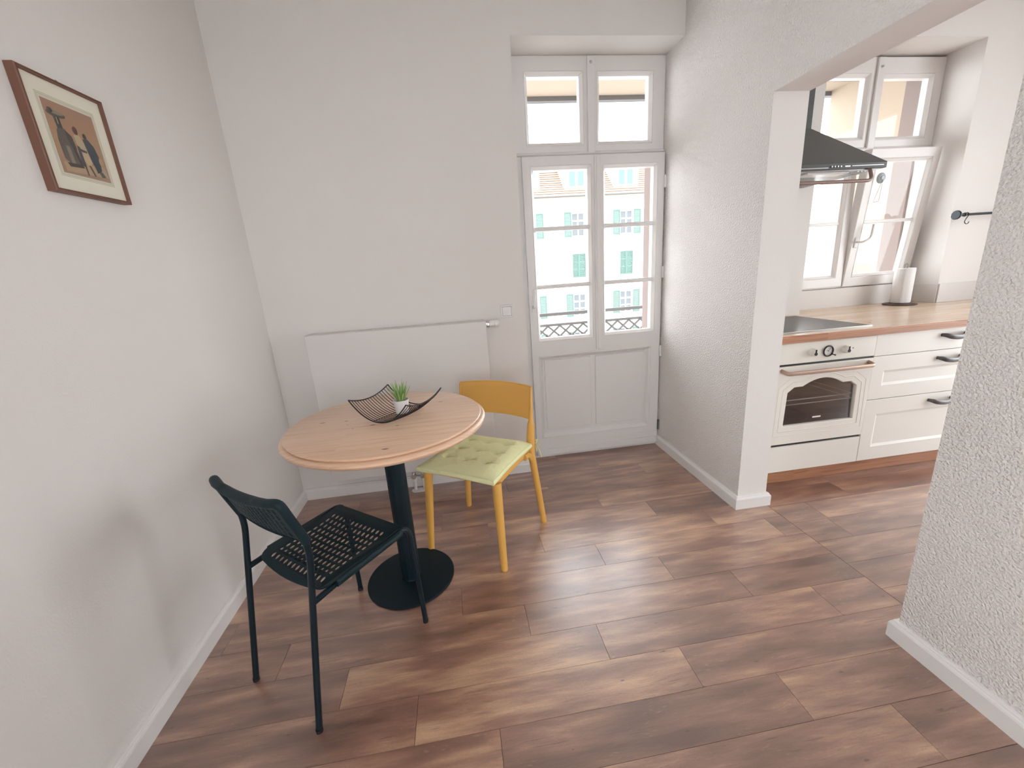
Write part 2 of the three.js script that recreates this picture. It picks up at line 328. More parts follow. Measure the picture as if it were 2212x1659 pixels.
// baseboards: a profile with a stepped, rounded top
const bp = [[0, 0], [0.019, 0], [0.019, 0.056], [0.0165, 0.062], [0.0125, 0.0655], [0.0115, 0.070], [0.009, 0.072], [0, 0.072]];
struct('baseboard_back', along([[0.0002, 0.0002], [XN, 0.0002]].map(([x, z]) => [x, z]).reverse(), bp), M.board, 'white baseboard under the radiator');
struct('baseboard_left', along([[0.0002, 0.019], [0.0002, ZR]], bp), M.board, 'white baseboard along the wall with the framed print');
struct('baseboard_right', along([[P1, 0.5], [P1, ZP], [P0, ZP], [P0, DN]], bp), M.board, 'white baseboard wrapping the end of the wall beside the kitchen opening');
struct('baseboard_near', along([[P0, ZR], [P0, ZQ], [P1, ZQ], [P1, ZQ + 0.5]], bp), M.board, 'white baseboard under the woodchip wall in the foreground');

// outer masonry reveals
struct('trim_1', [box(XN, 1.56, 0, HN, ZO, -0.285), box(2.470, P0, 0, HN, ZO, -0.285), box(1.56, 2.470, 2.49, HN, ZO, -0.285)], M.stone, 'sandstone surround outside the balcony door');
struct('trim_2', [box(KL, 3.57, 1.05, KH, ZO, -0.285), box(4.435, KR, 1.05, KH, ZO, -0.285), box(3.57, 4.435, 2.455, KH, ZO, -0.285)], M.stone, 'sandstone surround outside the kitchen window');

const beadProf = (zf, zb, w = 0.02) => [[0, zb], [0, zf - 0.004], [0.004, zf - 0.002], [0.0065, zf - 0.006], [w - 0.006, zf - 0.016], [w, zf - 0.024], [w, zb]];
const paneBox = (x0, x1, y0, y1, z) => box(x0, x1, y0, y1, z - 0.0015, z + 0.0015);

// fixed light above the balcony door
{
  const w = structGroup('window_1', 'two-pane white transom window above the balcony door');
  const zf = -0.205, zb = -0.284;
  obj('window_frame', extrude(rectShape(XN + 0.001, P0 - 0.001, 1.996, HN - 0.001, [[1.610, 1.972, 2.055, 2.450], [2.056, 2.416, 2.055, 2.448]]), zf - zb, 0.003).translate(0, 0, zb), M.lacquer, w);
  obj('mullion', rbox(1.993, 2.040, 2.002, 2.522, zf, zf + 0.014, 0.005), M.lacquer, w);
  obj('drip_rail', along([[P0 - 0.004, zf], [XN + 0.004, zf]], [[0, 1.996], [0.012, 1.999], [0.016, 2.004], [0.012, 2.010], [0, 2.020]]), M.lacquer, w);
  for (const [a, b, c, d] of [[1.610, 1.972, 2.055, 2.450], [2.056, 2.416, 2.055, 2.448]]) {
    obj('glazing_bead', mitre(a, b, c, d, beadProf(zf + 0.002, zb + 0.01, 0.021)), M.bead, w);
    obj('window_pane', paneBox(a + 0.016, b - 0.016, c + 0.016, d - 0.016, zf - 0.035), M.pane, w);
  }
  const k = obj('knob', [lathe([[0, 0.012], [0.005, 0.0115], [0.0065, 0.008], [0.004, 0.004], [0.008, 0.0015], [0.009, 0]], 16).rotateX(Math.PI / 2).translate(2.0165, 2.488, zf + 0.014)], M.steel, w);
}
// balcony door
{
  const d = structGroup('door_1', 'white half-glazed balcony door with two panelled fields below');
  const zf = -0.165, zb = -0.238, x0 = 1.566, x1 = 2.486, L = [1.616, 2.001, 0.856, 1.936], R = [2.076, 2.441, 0.860, 1.934], B = [1.611, 2.420, 0.154, 0.757];
  obj('door_frame', [box(XN + 0.001, 1.572, 0, 1.996, -0.284, -0.192), box(2.478, P0 - 0.001, 0, 1.996, -0.284, -0.192)], M.lacquer, d);
  obj('threshold', rbox(XN + 0.002, P0 - 0.002, 0.0005, 0.018, -0.284, -0.176, 0.004), M.lacquer, d);
  obj('door_leaf', extrude(rectShape(x0, x1, 0.021, 1.991, [L, R, B]), zf - zb, 0.003).translate(0, 0, zb), M.lacquer, d);
  obj('cover_strip', [rbox(2.018, 2.064, 0.775, 1.986, zf, zf + 0.010, 0.004), rbox(2.029, 2.053, 0.775, 1.986, zf + 0.008, zf + 0.016, 0.005)], M.lacquer, d);
  obj('weather_rail', [rbox(x0 + 0.002, x1 - 0.002, 0.022, 0.070, zf - 0.002, zf + 0.008, 0.004), rbox(x0 + 0.002, x1 - 0.002, 0.070, 0.112, zf - 0.003, zf + 0.003, 0.002)], M.lacquer, d);
  for (const [a, b, c, e] of [L, R]) {
    obj('glazing_bead', mitre(a, b, c, e, beadProf(zf + 0.002, zb + 0.01)), M.bead, d);
    const ys = [c + 0.016, 1.216, 1.575, e - 0.016];
    for (let k = 0; k < 3; k++) obj('window_pane', paneBox(a + 0.015, b - 0.015, ys[k] + (k ? 0.004 : 0), ys[k + 1] - (k < 2 ? 0.004 : 0), zf - 0.034), M.pane, d);
    for (const y of [1.216, 1.575]) obj('muntin', [rbox(a + 0.006, b - 0.006, y - 0.013, y + 0.013, zf - 0.046, zf - 0.016, 0.003), rbox(a + 0.006, b - 0.006, y - 0.008, y + 0.008, zf - 0.020, zf - 0.008, 0.005)], M.bead, d);
  }
  const pb = zf - 0.030;
  obj('panel_moulding', mitre(...B, [[0, pb - 0.004], [0, zf - 0.002], [0.004, zf + 0.001], [0.008, zf - 0.002], [0.014, zf - 0.008], [0.020, zf - 0.020], [0.026, zf - 0.026], [0.030, pb], [0.030, pb - 0.004]]), M.bead, d);
  obj('panel_ground', box(B[0] + 0.001, B[1] - 0.001, B[2] + 0.001, B[3] - 0.001, pb - 0.012, pb), M.lacquer, d);
  for (const [a, b] of [[1.652, 1.986], [2.018, 2.378]]) obj('panel', extrude(rectShape(a, b, 0.206, 0.722), 0.018, 0.008).translate(0, 0, pb - 0.006), M.lacquer, d);
  const h = sub('handle', d);
  obj('rosette', [rbox(1.580, 1.606, 1.058, 1.128, zf, zf + 0.008, 0.004), disc(0.010, 0.03, 16).rotateX(Math.PI / 2).translate(1.593, 1.092, zf + 0.016)], M.plastic, h);
  obj('lever', tube(fillet([V(1.593, 1.092, zf + 0.02), V(1.593, 1.092, zf + 0.046), V(1.594, 1.208, zf + 0.050)], 0.02), (t) => [0.0085, 0.0065], 10), M.plastic, h);
  for (const y of [0.16, 0.72, 1.26, 1.82]) obj('hinge', [disc(0.008, 0.075, 12).translate(2.4885, y, zf + 0.006)], y < 0.3 ? M.iron : M.plastic, d);
  for (const y of [0.40, 1.14, 1.46]) obj('strike_plate', rbox(1.5635, 1.5665, y - 0.035, y + 0.035, zf - 0.03, zf - 0.004, 0.001), M.steel, d);
}
// kitchen window: fixed lights above, fixed sash and tilted sash below
{
  const w = structGroup('window_2', 'white kitchen window with its lower sash tilted open');
  const zf = -0.212, zb = -0.284, UL = [3.575, 3.928, 2.032, 2.424], UR = [4.012, 4.412, 2.030, 2.418];
  obj('window_frame', extrude(rectShape(KL + 0.002, KR - 0.002, 1.052, 2.512, [UL, UR, [3.515, 4.452, 1.085, 1.952]]), zf - zb, 0.003).translate(0, 0, zb), M.lacquer, w);
  obj('mullion', rbox(3.958, 4.012, 1.975, 2.508, zf, zf + 0.014, 0.005), M.lacquer, w);
  obj('drip_rail', along([[KR - 0.006, zf], [KL + 0.006, zf]], [[0, 1.962], [0.012, 1.965], [0.016, 1.970], [0.012, 1.976], [0, 1.986]]), M.lacquer, w);
  obj('window_latch', rbox(4.285, 4.360, 1.957, 1.967, zf, zf + 0.014, 0.003), M.iron, w);
  for (const [a, b, c, d] of [UL, UR]) { obj('glazing_bead', mitre(a, b, c, d, beadProf(zf + 0.002, zb + 0.01, 0.021)), M.bead, w); obj('window_pane', paneBox(a + 0.016, b - 0.016, c + 0.016, d - 0.016, zf - 0.035), M.pane, w); }
  obj('knob', [lathe([[0, 0.012], [0.005, 0.0115], [0.0065, 0.008], [0.004, 0.004], [0.008, 0.0015], [0.009, 0]], 16).rotateX(Math.PI / 2).translate(3.985, 2.452, zf + 0.014)], M.steel, w);
  const sash = (a, b, y0, y1, lw, rw, z0) => {             // local: sash stands on y = 0
    const s = sub('window_sash', w); s.position.set(0, y0, z0);
    const h = y1 - y0, G = [a + lw, b - rw, 0.064, h - 0.060], ym = 0.44;
    obj('sash_frame', extrude(rectShape(a, b, 0, h, [G]), 0.062, 0.004).translate(0, 0, -0.050), M.lacquer, s);
    obj('glazing_bead', mitre(...G, beadProf(0.014, -0.045, 0.018)), M.bead, s);
    for (const [c, d] of [[G[2] + 0.014, ym - 0.004], [ym + 0.004, G[3] - 0.014]]) obj('window_pane', paneBox(G[0] + 0.013, G[1] - 0.013, c, d, -0.022), M.pane, s);
    obj('muntin', rbox(G[0] + 0.006, G[1] - 0.006, ym - 0.011, ym + 0.011, -0.034, -0.002, 0.005), M.bead, s);
    return s;
  };
  sash(3.500, 3.906, 1.062, 1.956, 0.060, 0.060, -0.205);
  const t = sash(3.910, 4.450, 1.060, 1.956, 0.056, 0.058, -0.200);
  t.rotation.x = 0.088;
  obj('handle', [rbox(3.926, 3.952, 0.270, 0.340, 0.010, 0.020, 0.005), tube(fillet([V(3.939, 0.31, 0.018), V(3.941, 0.31, 0.062), V(3.995, 0.335, 0.066), V(4.000, 0.425, 0.060)], 0.025), (t) => [0.0085, 0.007], 10)], M.plastic, t);
}
// windows behind the camera
for (const [a, b, c0, c1, n, l] of [[0.5, 1.8, 0.6, 2.4, 'window_3', 'wide window in the wall behind the camera']]) {
  const w = structGroup(n, l), m = (a + b) / 2;
  obj('window_frame', extrude(rectShape(a, b, c0, c1, [[a + 0.06, m - 0.04, c0 + 0.07, c1 - 0.07], [m + 0.04, b - 0.06, c0 + 0.07, c1 - 0.07]]), 0.07, 0.004).translate(0, 0, ZR + 0.06), M.lacquer, w);
  for (const [c, d] of [[a + 0.05, m - 0.03], [m + 0.03, b - 0.05]]) obj('window_pane', paneBox(c, d, c0 + 0.06, c1 - 0.06, ZR + 0.095), M.pane, w);
}

{
  const w = structGroup('window_4', 'window in the side wall behind the camera');
  obj('window_frame', extrude(rectShape(-3.65, -2.95, 0.2, 1.7, [[-3.59, -3.01, 0.26, 1.64]]), 0.07, 0.004).rotateY(Math.PI / 2).translate(-0.15, 0, 0), M.lacquer, w);
  for (const [a, b] of [[3.0, 3.6]]) obj('window_pane', box(-0.117, -0.114, 0.25, 1.65, a, b), M.pane, w);
}

{
  const w = structGroup('window_5', 'wide window in the hidden end wall of the kitchen');
  obj('window_frame', extrude(rectShape(-2.6, -0.75, 0.1, 2.6, [[-2.55, -1.70, 0.15, 2.55], [-1.66, -0.80, 0.15, 2.55]]), 0.07, 0.004).rotateY(Math.PI / 2).translate(XR + 0.06, 0, 0), M.lacquer, w);
  for (const [a, b] of [[0.79, 1.67], [1.69, 2.56]]) obj('window_pane', box(XR + 0.094, XR + 0.097, 0.14, 2.56, a, b), M.pane, w);
}

// ---------------------------------------------------------------- outside: loggia, railing, street, house opposite
struct('balcony_floor', box(-1.2, 4.95, -0.30, -0.03, -1.46, ZO - 0.002), M.render, 'balcony floor outside');
struct('ceiling_loggia', box(-1.2, 4.95, 2.75, 2.95, -1.40, ZO - 0.002), M.peach, 'peach painted ceiling above the balcony');
struct('beam_loggia', box(-1.2, 4.95, 2.715, 2.93, -1.46, -1.401), M.iron, 'grey edge beam of the balcony ceiling');
struct('wall_loggia', [box(4.763, 4.95, -0.03, 2.75, -1.40, ZO - 0.002), box(-1.2, -1.0, -0.03, 2.75, -1.40, ZO - 0.002)], M.peach, 'peach painted end walls of the balcony');
{
  const r = thing('balcony_railing', 'grey metal balcony railing with a band of crossed bars, seen through the balcony door', 'railing');
  const z = -1.31, x0 = -0.99, x1 = 4.755;
  obj('top_rail', rbox(x0, x1, 0.895, 0.925, z - 0.022, z + 0.022, 0.006), M.iron, r);
  obj('rail', rbox(x0, x1, 0.797, 0.820, z - 0.012, z + 0.010, 0.003), M.iron, r);
  obj('rail', rbox(x0, x1, 0.680, 0.702, z - 0.012, z + 0.010, 0.003), M.iron, r);
  obj('rail', rbox(x0, x1, 0.06, 0.078, z - 0.010, z + 0.010, 0.003), M.iron, r);
  const step = 0.116, h = 0.102, len = Math.hypot(step, h), bar = new THREE.BoxGeometry(len + 0.010, 0.017, 0.010);
  for (let k = 0; k * step + x0 + 0.03 + step < x1; k++) for (const s of [-1, 1]) { const m = obj('lattice_bar', bar, M.iron, r); m.position.set(x0 + 0.03 + (k + 0.5) * step, 0.749, z + s * 0.005); m.rotation.z = s * Math.atan2(h, step); }
  const bal = rbox(-0.006, 0.006, 0.078, 0.682, -0.006, 0.006, 0.002, 1);
  for (let k = 0; k < 49; k++) { const m = obj('baluster', bal, M.iron, r); m.position.set(x0 + 0.03 + k * step, 0, z); }
  for (const x of [x0 + 0.012, 1.20, 3.36, x1 - 0.012]) obj('post', rbox(x - 0.012, x + 0.012, -0.028, 0.896, z - 0.012, z + 0.012, 0.003), M.iron, r);
}
struct('street', box(-60, 80, -9.4, -9, -28, 30), M.asphalt, 'street far below');
{
  const b = thing('apartment_building', 'pale apartment house with green shutters across the street', 'building');
  const Z = -28, cols = [3.24, 6.87, 10.50, 14.16], rows = [[3.42, 5.07, 'open'], [0.56, 2.22, 'shut'], [-2.30, -0.64, 'open'], [-5.16, -3.50, 'open']];
  const holes = []; for (const c of cols) for (const [y0, y1] of rows) holes.push([c - 0.5, c + 0.5, y0, y1]);
  obj('wall', extrude(rectShape(0.5, 16.8, -9, 5.75, holes), 0.5).translate(0, 0, Z - 0.5), M.render, b);
  obj('back_wall', box(0.5, 16.8, -9, 5.75, Z - 8, Z - 0.6), M.render, b);
  obj('cornice', along([[17.0, Z], [0.3, Z]], [[0, 5.70], [0.08, 5.74], [0.14, 5.90], [0.30, 6.02], [0.34, 6.10], [0, 6.10]]), M.peach, b);
  obj('string_course', box(0.5, 16.8, 2.62, 2.72, Z, Z + 0.05), M.render, b);
  const pipe = obj('downpipe', tube([V(12.55, 5.9, Z + 0.1), V(12.55, -9, Z + 0.1)], 0.05, 8), M.render, b);
  const frameG = extrude(rectShape(-0.5, 0.5, 0, 1.655, [[-0.42, -0.05, 0.08, 0.50], [0.05, 0.42, 0.08, 0.50], [-0.42, -0.05, 0.60, 1.02], [0.05, 0.42, 0.60, 1.02], [-0.42, -0.05, 1.14, 1.57], [0.05, 0.42, 1.14, 1.57]]), 0.08);
  const paneG = box(-0.2, 0.2, -0.23, 0.23, -0.004, 0.004);
  const shutG = merge([flatFrame(-0.26, 0.26, 0, 1.69, 0.06, 0, 0.045), ...Array.from({ length: 15 }, (_, i) => box(-0.21, 0.21, 0.07 + i * 0.105, 0.15 + i * 0.105, 0.008, 0.032))]);
  const sillG = box(-0.58, 0.58, -0.10, 0, 0, 0.12);
  for (const c of cols) for (const [y0, , how] of rows) {
    const f = obj('window', frameG, M.render, b); f.position.set(c, y0, Z - 0.22);
    for (const x of [-0.235, 0.235]) for (const y of [0.29, 0.81, 1.355]) { const p = obj('window_pane', paneG, M.farGlass, f); p.position.set(x, y, 0.03); }
    const s = obj('window_sill', sillG, M.stone, b); s.position.set(c, y0, Z);
    for (const k of [-1, 1]) { const q = obj('shutter', shutG, M.shutter, b); q.position.set(c + k * (how === 'open' ? 0.79 : 0.262), y0 - 0.01, how === 'open' ? Z + 0.01 : Z - 0.08); }
  }
  // roof: courses of tiles on a slope, dormers in it
  const slope = Math.tan(0.72), yr = (d) => 6.12 + d * slope;
  obj('roof', quads([[[0.3, 6.10, Z + 0.36], [17, 6.10, Z + 0.36], [17, yr(4.4), Z - 4.04], [0.3, yr(4.4), Z - 4.04]], [[0.3, 6.05, Z + 0.36], [0.3, yr(4.4), Z - 4.1], [17, yr(4.4), Z - 4.1], [17, 6.05, Z + 0.36]]]), M.roofTile, b);
  obj('gutter', tube([V(0.3, 6.12, Z + 0.42), V(17, 6.12, Z + 0.42)], 0.07, 8), M.iron, b);
  const course = []; for (let k = 0; k < 22; k++) { const d = k * 0.2 + 0.05; course.push(box(0.3, 17, 0, 0.03, -0.1, 0.1).rotateX(0.62).translate(0, yr(d) + 0.04, Z + 0.36 - d)); }
  const tiles = obj('roof_tile', course, M.roofTile, b); tiles.userData = { kind: 'stuff' };
  for (const c of cols) {
    const d = obj('dormer', [box(c - 0.95, c + 0.95, 6.5, 8.3, Z - 3, Z - 0.25)], M.render, b);
    obj('dormer_roof', [box(c - 1.1, c + 1.1, 8.3, 8.42, Z - 3, Z - 0.05)], M.roofTile, d);
    for (const k of [-1, 1]) { const q = obj('window_pane', box(-0.21, 0.21, 0, 0.95, 0, 0.02), M.dormerGlass, d); q.position.set(c + k * 0.31, 6.83, Z - 0.25); }
  }
}

// ---------------------------------------------------------------- wall things
{ // radiator
  const r = thing('panel_radiator', 'flat white panel radiator on the wall behind the round table', 'radiator', [0.739, 0, 0]);
  const x0 = -0.512, x1 = 0.512, y0 = 0.150, y1 = 1.058;
  obj('front_panel', rbox(x0, x1, y0, y1, 0.100, 0.114, 0.005, 3), M.radiator, r);
  obj('back_panel', rbox(x0 + 0.015, x1 - 0.012, y0 + 0.015, y1 - 0.012, 0.034, 0.046, 0.004), M.radiator, r);
  obj('side_cover', rbox(x0 + 0.006, x0 + 0.010, y0 + 0.015, y1 - 0.010, 0.003, 0.101, 0.001), M.radiator, r);
  obj('side_cover', rbox(x1 - 0.008, x1 - 0.004, y0 + 0.015, y1 - 0.010, 0.003, 0.101, 0.001), M.radiator, r);
  obj('top_cover', [rbox(x0 + 0.004, x1 - 0.004, y1 - 0.008, y1 - 0.0005, 0.0008, 0.103, 0.0015), ...Array.from({ length: 40 }, (_, k) => box(x0 + 0.03 + k * 0.0245, x0 + 0.046 + k * 0.0245, y1 - 0.0006, y1 + 0.0012, 0.045, 0.088))], M.radiator, r);
  obj('bracket', [box(x0 + 0.15, x0 + 0.19, y0 + 0.1, y1 - 0.1, 0.0005, 0.035)], M.radiator, r);
  obj('bracket', [box(x1 - 0.19, x1 - 0.15, y0 + 0.1, y1 - 0.1, 0.0005, 0.035)], M.radiator, r);
  obj('vent_plug', disc(0.009, 0.014, 14).rotateZ(Math.PI / 2).translate(x0 - 0.002, y1 - 0.034, 0.07), M.radiator, r);
  // thermostat head on the upper right end
  const th = sub('thermostat_valve', r);
  obj('collar', lathe([[0, 0], [0.015, 0], [0.0155, 0.010], [0.021, 0.012], [0.0215, 0.022], [0.018, 0.024], [0, 0.024]], 24).rotateZ(-Math.PI / 2).translate(x1 - 0.003, 1.036, 0.074), M.steel, th);
  obj('thermostat_head', lathe([[0, 0], [0.0195, 0], [0.021, 0.006], [0.0205, 0.030], [0.023, 0.034], [0.0225, 0.052], [0.018, 0.060], [0, 0.061]], 24).rotateZ(-Math.PI / 2).translate(x1 + 0.021, 1.036, 0.074), M.plastic, th);
  // supply valves below
  const hv = sub('supply_valves', r);
  for (const x of [-0.028, 0.028]) {
    obj('valve', [disc(0.016, 0.026, 16).rotateX(Math.PI / 2).translate(x, 0.108, 0.082), disc(0.0125, 0.040, 16).translate(x, 0.128, 0.074)], M.chrome, hv);
    obj('pipe', [disc(0.0095, 0.088, 14).translate(x, 0.052, 0.074), disc(0.015, 0.022, 14).translate(x, 0.082, 0.074)], M.plastic, hv);
  }
  obj('pipe_collar', extrude((() => { const s = new THREE.Shape(); s.absarc(0.028, 0, 0.026, -Math.PI / 2, Math.PI / 2); s.absarc(-0.028, 0, 0.026, Math.PI / 2, Math.PI * 1.5); return s; })(), 0.009, 0.003).rotateX(-Math.PI / 2).translate(0, 0.0005, 0.080), M.plastic, hv);
}
{ // light switch
  const s = thing('light_switch', 'square white light switch on the wall beside the balcony door', 'switch', [1.392, 1.097, 0]);
  obj('surround', mitre(-0.0395, 0.0395, -0.0395, 0.0395, [[0, 0.0003], [0, 0.006], [0.002, 0.009], [0.010, 0.0095], [0.012, 0.007], [0.012, 0.0003]]), M.plastic, s);
  obj('rocker', rbox(-0.0268, 0.0268, -0.0268, 0.0268, 0.0004, 0.011, 0.002).rotateX(0.03), M.plastic, s);
}
{ // framed print
  const f = thing('framed_print', 'small brown wooden frame with a sepia print of three walking figures', 'picture', [0.0005, 1.786, 1.0], Math.PI / 2);
  f.rotation.set(0, Math.PI / 2, 0); f.rotateZ(0.018);
  const w = 0.1405, h = 0.153;
  const fr = sub('frame', f);
  obj('frame_moulding', mitre(-w, w, -h, h, [[0, 0], [0, 0.022], [0.0015, 0.0245], [0.0035, 0.0248], [0.0045, 0.0225], [0.0062, 0.0225], [0.0072, 0.0238], [0.0092, 0.0232], [0.0096, 0.015], [0.0096, 0]]), M.frameWood, fr);
  obj('hanger', tube(fillet([V(-0.012, h - 0.002, 0.010), V(0, h + 0.008, 0.010), V(0.012, h - 0.002, 0.010)], 0.006), 0.0022, 6), M.pewter, fr);
  obj('backing', box(-w + 0.004, w - 0.004, -h + 0.004, h - 0.004, 0.002, 0.012), M.darkWood, f);
  // cream mount with ruled lines: the lines are print
  const cm = document.createElement('canvas'); cm.width = cm.height = 768; const c = cm.getContext('2d');
  c.fillStyle = '#f0e6d6'; c.fillRect(0, 0, 768, 768);
  const rect = (i, st, lw) => { c.strokeStyle = st; c.lineWidth = lw; c.strokeRect(i, i * 1.0, 768 - 2 * i, 768 - 2 * i); };
  rect(104, '#b3ab97', 3); rect(116, '#d3cab4', 14); rect(128, '#b3ab97', 3); rect(140, '#c4bba4', 3); rect(149, '#f0e8dc', 10);
  const ct = new THREE.CanvasTexture(cm); ct.colorSpace = THREE.SRGBColorSpace;
  const mount = new THREE.PlaneGeometry(2 * w - 0.018, 2 * h - 0.018).translate(0, 0, 0.0155);
  obj('mount', mount, mat({ map: ct, roughness: 0.95 }), f, true);
  // sepia print
  const pc = document.createElement('canvas'); pc.width = 512; pc.height = 560; const p = pc.getContext('2d'), r = rng(9);
  const gr = p.createLinearGradient(0, 0, 80, 560); gr.addColorStop(0, '#a97f6a'); gr.addColorStop(0.5, '#b38c6c'); gr.addColorStop(1, '#a88672');
  p.fillStyle = gr; p.fillRect(0, 0, 512, 560);
  const blob = (pts, col) => { p.fillStyle = col; p.beginPath(); pts.forEach(([x, y], i) => (i ? p.lineTo(x, y) : p.moveTo(x, y))); p.closePath(); p.fill(); };
  const ell = (x, y, a, b, t, col) => { p.fillStyle = col; p.beginPath(); p.ellipse(x, y, a, b, t, 0, 7); p.fill(); };
  blob([[30, 470], [480, 430], [500, 520], [40, 545]], '#b99a7c');
  ell(110, 96, 92, 26, -0.02, '#5b5348'); ell(112, 84, 74, 15, 0, '#8d8674'); ell(60, 78, 26, 20, 0, '#4c463f');
  blob([[90, 110], [130, 110], [140, 200], [92, 205]], '#40403f'); blob([[72, 115], [92, 120], [104, 230], [84, 225]], '#5c4a3e'); ell(114, 142, 21, 26, 0, '#3b3330'); blob([[100, 118], [110, 118], [112, 170], [102, 172]], '#a59c92');
  blob([[70, 215], [150, 195], [200, 250], [214, 330], [238, 470], [110, 480], [60, 440], [52, 300]], '#665a52'); blob([[150, 200], [206, 240], [224, 340], [170, 330], [150, 260]], '#4d463f');
  blob([[110, 330], [150, 330], [160, 470], [120, 470]], '#8e8072'); blob([[178, 330], [204, 330], [236, 470], [210, 480]], '#3f3a37'); blob([[70, 470], [230, 460], [240, 486], [90, 500]], '#453b36');
  ell(262, 178, 26, 32, 0.2, '#6c3f3c'); ell(270, 190, 15, 20, 0, '#5a3a34'); blob([[230, 220], [292, 210], [330, 280], [334, 330], [352, 420], [326, 450], [262, 420], [240, 300]], '#c0a98b');
  blob([[234, 300], [262, 310], [270, 470], [226, 470]], '#4b4650'); blob([[256, 320], [330, 330], [318, 350], [250, 342]], '#54494a'); ell(306, 400, 34, 56, -0.1, '#c9ad88'); blob([[250, 460], [268, 455], [272, 540], [258, 540]], '#4f433e'); blob([[300, 450], [320, 446], [352, 530], [334, 536]], '#5a4b43');
  ell(352, 205, 20, 26, 0, '#4a423d'); blob([[320, 232], [376, 220], [428, 270], [452, 350], [440, 470], [384, 500], [350, 400], [330, 300]], '#46484c'); blob([[352, 330], [420, 340], [430, 480], [380, 500]], '#39434d'); ell(462, 390, 24, 34, 0, '#bb9670'); blob([[400, 490], [440, 480], [470, 520], [420, 530]], '#5d5c58');
  for (let k = 0; k < 2600; k++) { const x = r() * 512, y = 60 + r() * 480; p.strokeStyle = r() < 0.5 ? 'rgba(40,32,28,0.10)' : 'rgba(225,200,170,0.10)'; p.lineWidth = 1.2; p.beginPath(); p.moveTo(x, y); p.lineTo(x + 7 * (r() - 0.3), y + 14 * (r() - 0.4)); p.stroke(); }
  const pt = new THREE.CanvasTexture(pc); pt.colorSpace = THREE.SRGBColorSpace;
  obj('print', new THREE.PlaneGeometry(0.171, 0.188).translate(0, -0.001, 0.0160), mat({ map: pt, roughness: 0.9 }), f, true);
  obj('glass_pane', paneBox(-w + 0.009, w - 0.009, -h + 0.009, h - 0.009, 0.0190), M.pane, f);
}

// ---------------------------------------------------------------- dining table and what stands on it
const TX = 0.756, TZ = 0.880, TY = 0.783;
{
  const t = thing('round_table', 'round pale wooden pedestal table with a black column and disc foot', 'table', [TX, 0, TZ]);
  const top = obj('tabletop', lathe([[0, TY - 0.040], [0.380, TY - 0.040], [0.390, TY - 0.0385], [0.398, TY - 0.0335], [0.4025, TY - 0.0255], [0.402, TY - 0.0185], [0.397, TY - 0.0135], [0.3925, TY - 0.012], [0.3805, TY - 0.0115], [0.3805, TY - 0.0088], [0.3862, TY - 0.0078], [0.3868, TY - 0.0045], [0.384, TY - 0.0013], [0.379, TY], [0, TY]], 128, 0.5), M.tableTop, t, true);
  uvBox(top.geometry);
  const uv = top.geometry.attributes.uv, p = top.geometry.attributes.position;
  for (let i = 0; i < p.count; i++) { const r = Math.hypot(p.getX(i), p.getZ(i)), y = p.getY(i); uv.setXY(i, p.getX(i) + 0.13, p.getZ(i) + 0.31 + (r > 0.37 ? (TY - y) * 1.5 : 0)); }
  obj('mounting_plate', lathe([[0, TY - 0.046], [0.15, TY - 0.046], [0.15, TY - 0.0402], [0, TY - 0.0402]], 40), M.hammered, t);
  obj('column', lathe([[0, 0.009], [0.046, 0.009], [0.042, 0.014], [0.0415, 0.02], [0.0415, TY - 0.052], [0.046, TY - 0.0465], [0, TY - 0.0465]], 48), M.hammered, t);
  obj('base', lathe([[0, 0.0005], [0.193, 0.0005], [0.195, 0.002], [0.195, 0.006], [0.192, 0.0085], [0.10, 0.0095], [0, 0.010]], 96), M.hammered, t);
}
{ // wire bowl: square of parallel wires, corners turned up
  const A = Math.atan2(-0.1525, 0.246);
  const b = thing('wire_bowl', 'square black wire bowl with upturned corners on the round table', 'bowl', [0.803, TY, 0.868], -0.556);
  const hu = 0.142, hv = 0.118, Hh = 0.082;
  const at = (u, v) => V(u * hu, 0.0030 + Hh * (Math.abs(u) ** 2.1 * (0.82 + 0.18 * v * v)) + 0.010 * v * v, v * hv);
  const line = (f) => Array.from({ length: 21 }, (_, i) => f(i / 10 - 1));
  for (let k = 1; k < 16; k++) { const v = k / 8 - 1; obj('wire', tube(line((u) => at(u, v)), 0.0015, 6), M.wire, b); }
  for (const v of [-1, 1]) obj('rim', tube(line((u) => at(u, v)), 0.0026, 8), M.wire, b);
  for (const u of [-1, 1]) obj('rim', tube(line((v) => at(u, v)), 0.0026, 8), M.wire, b);
  for (const u of [-0.25, 0.25]) obj('cross_wire', tube(line((v) => at(u, v).add(V(0, -0.0018, 0))), 0.0013, 6), M.wire, b);
}
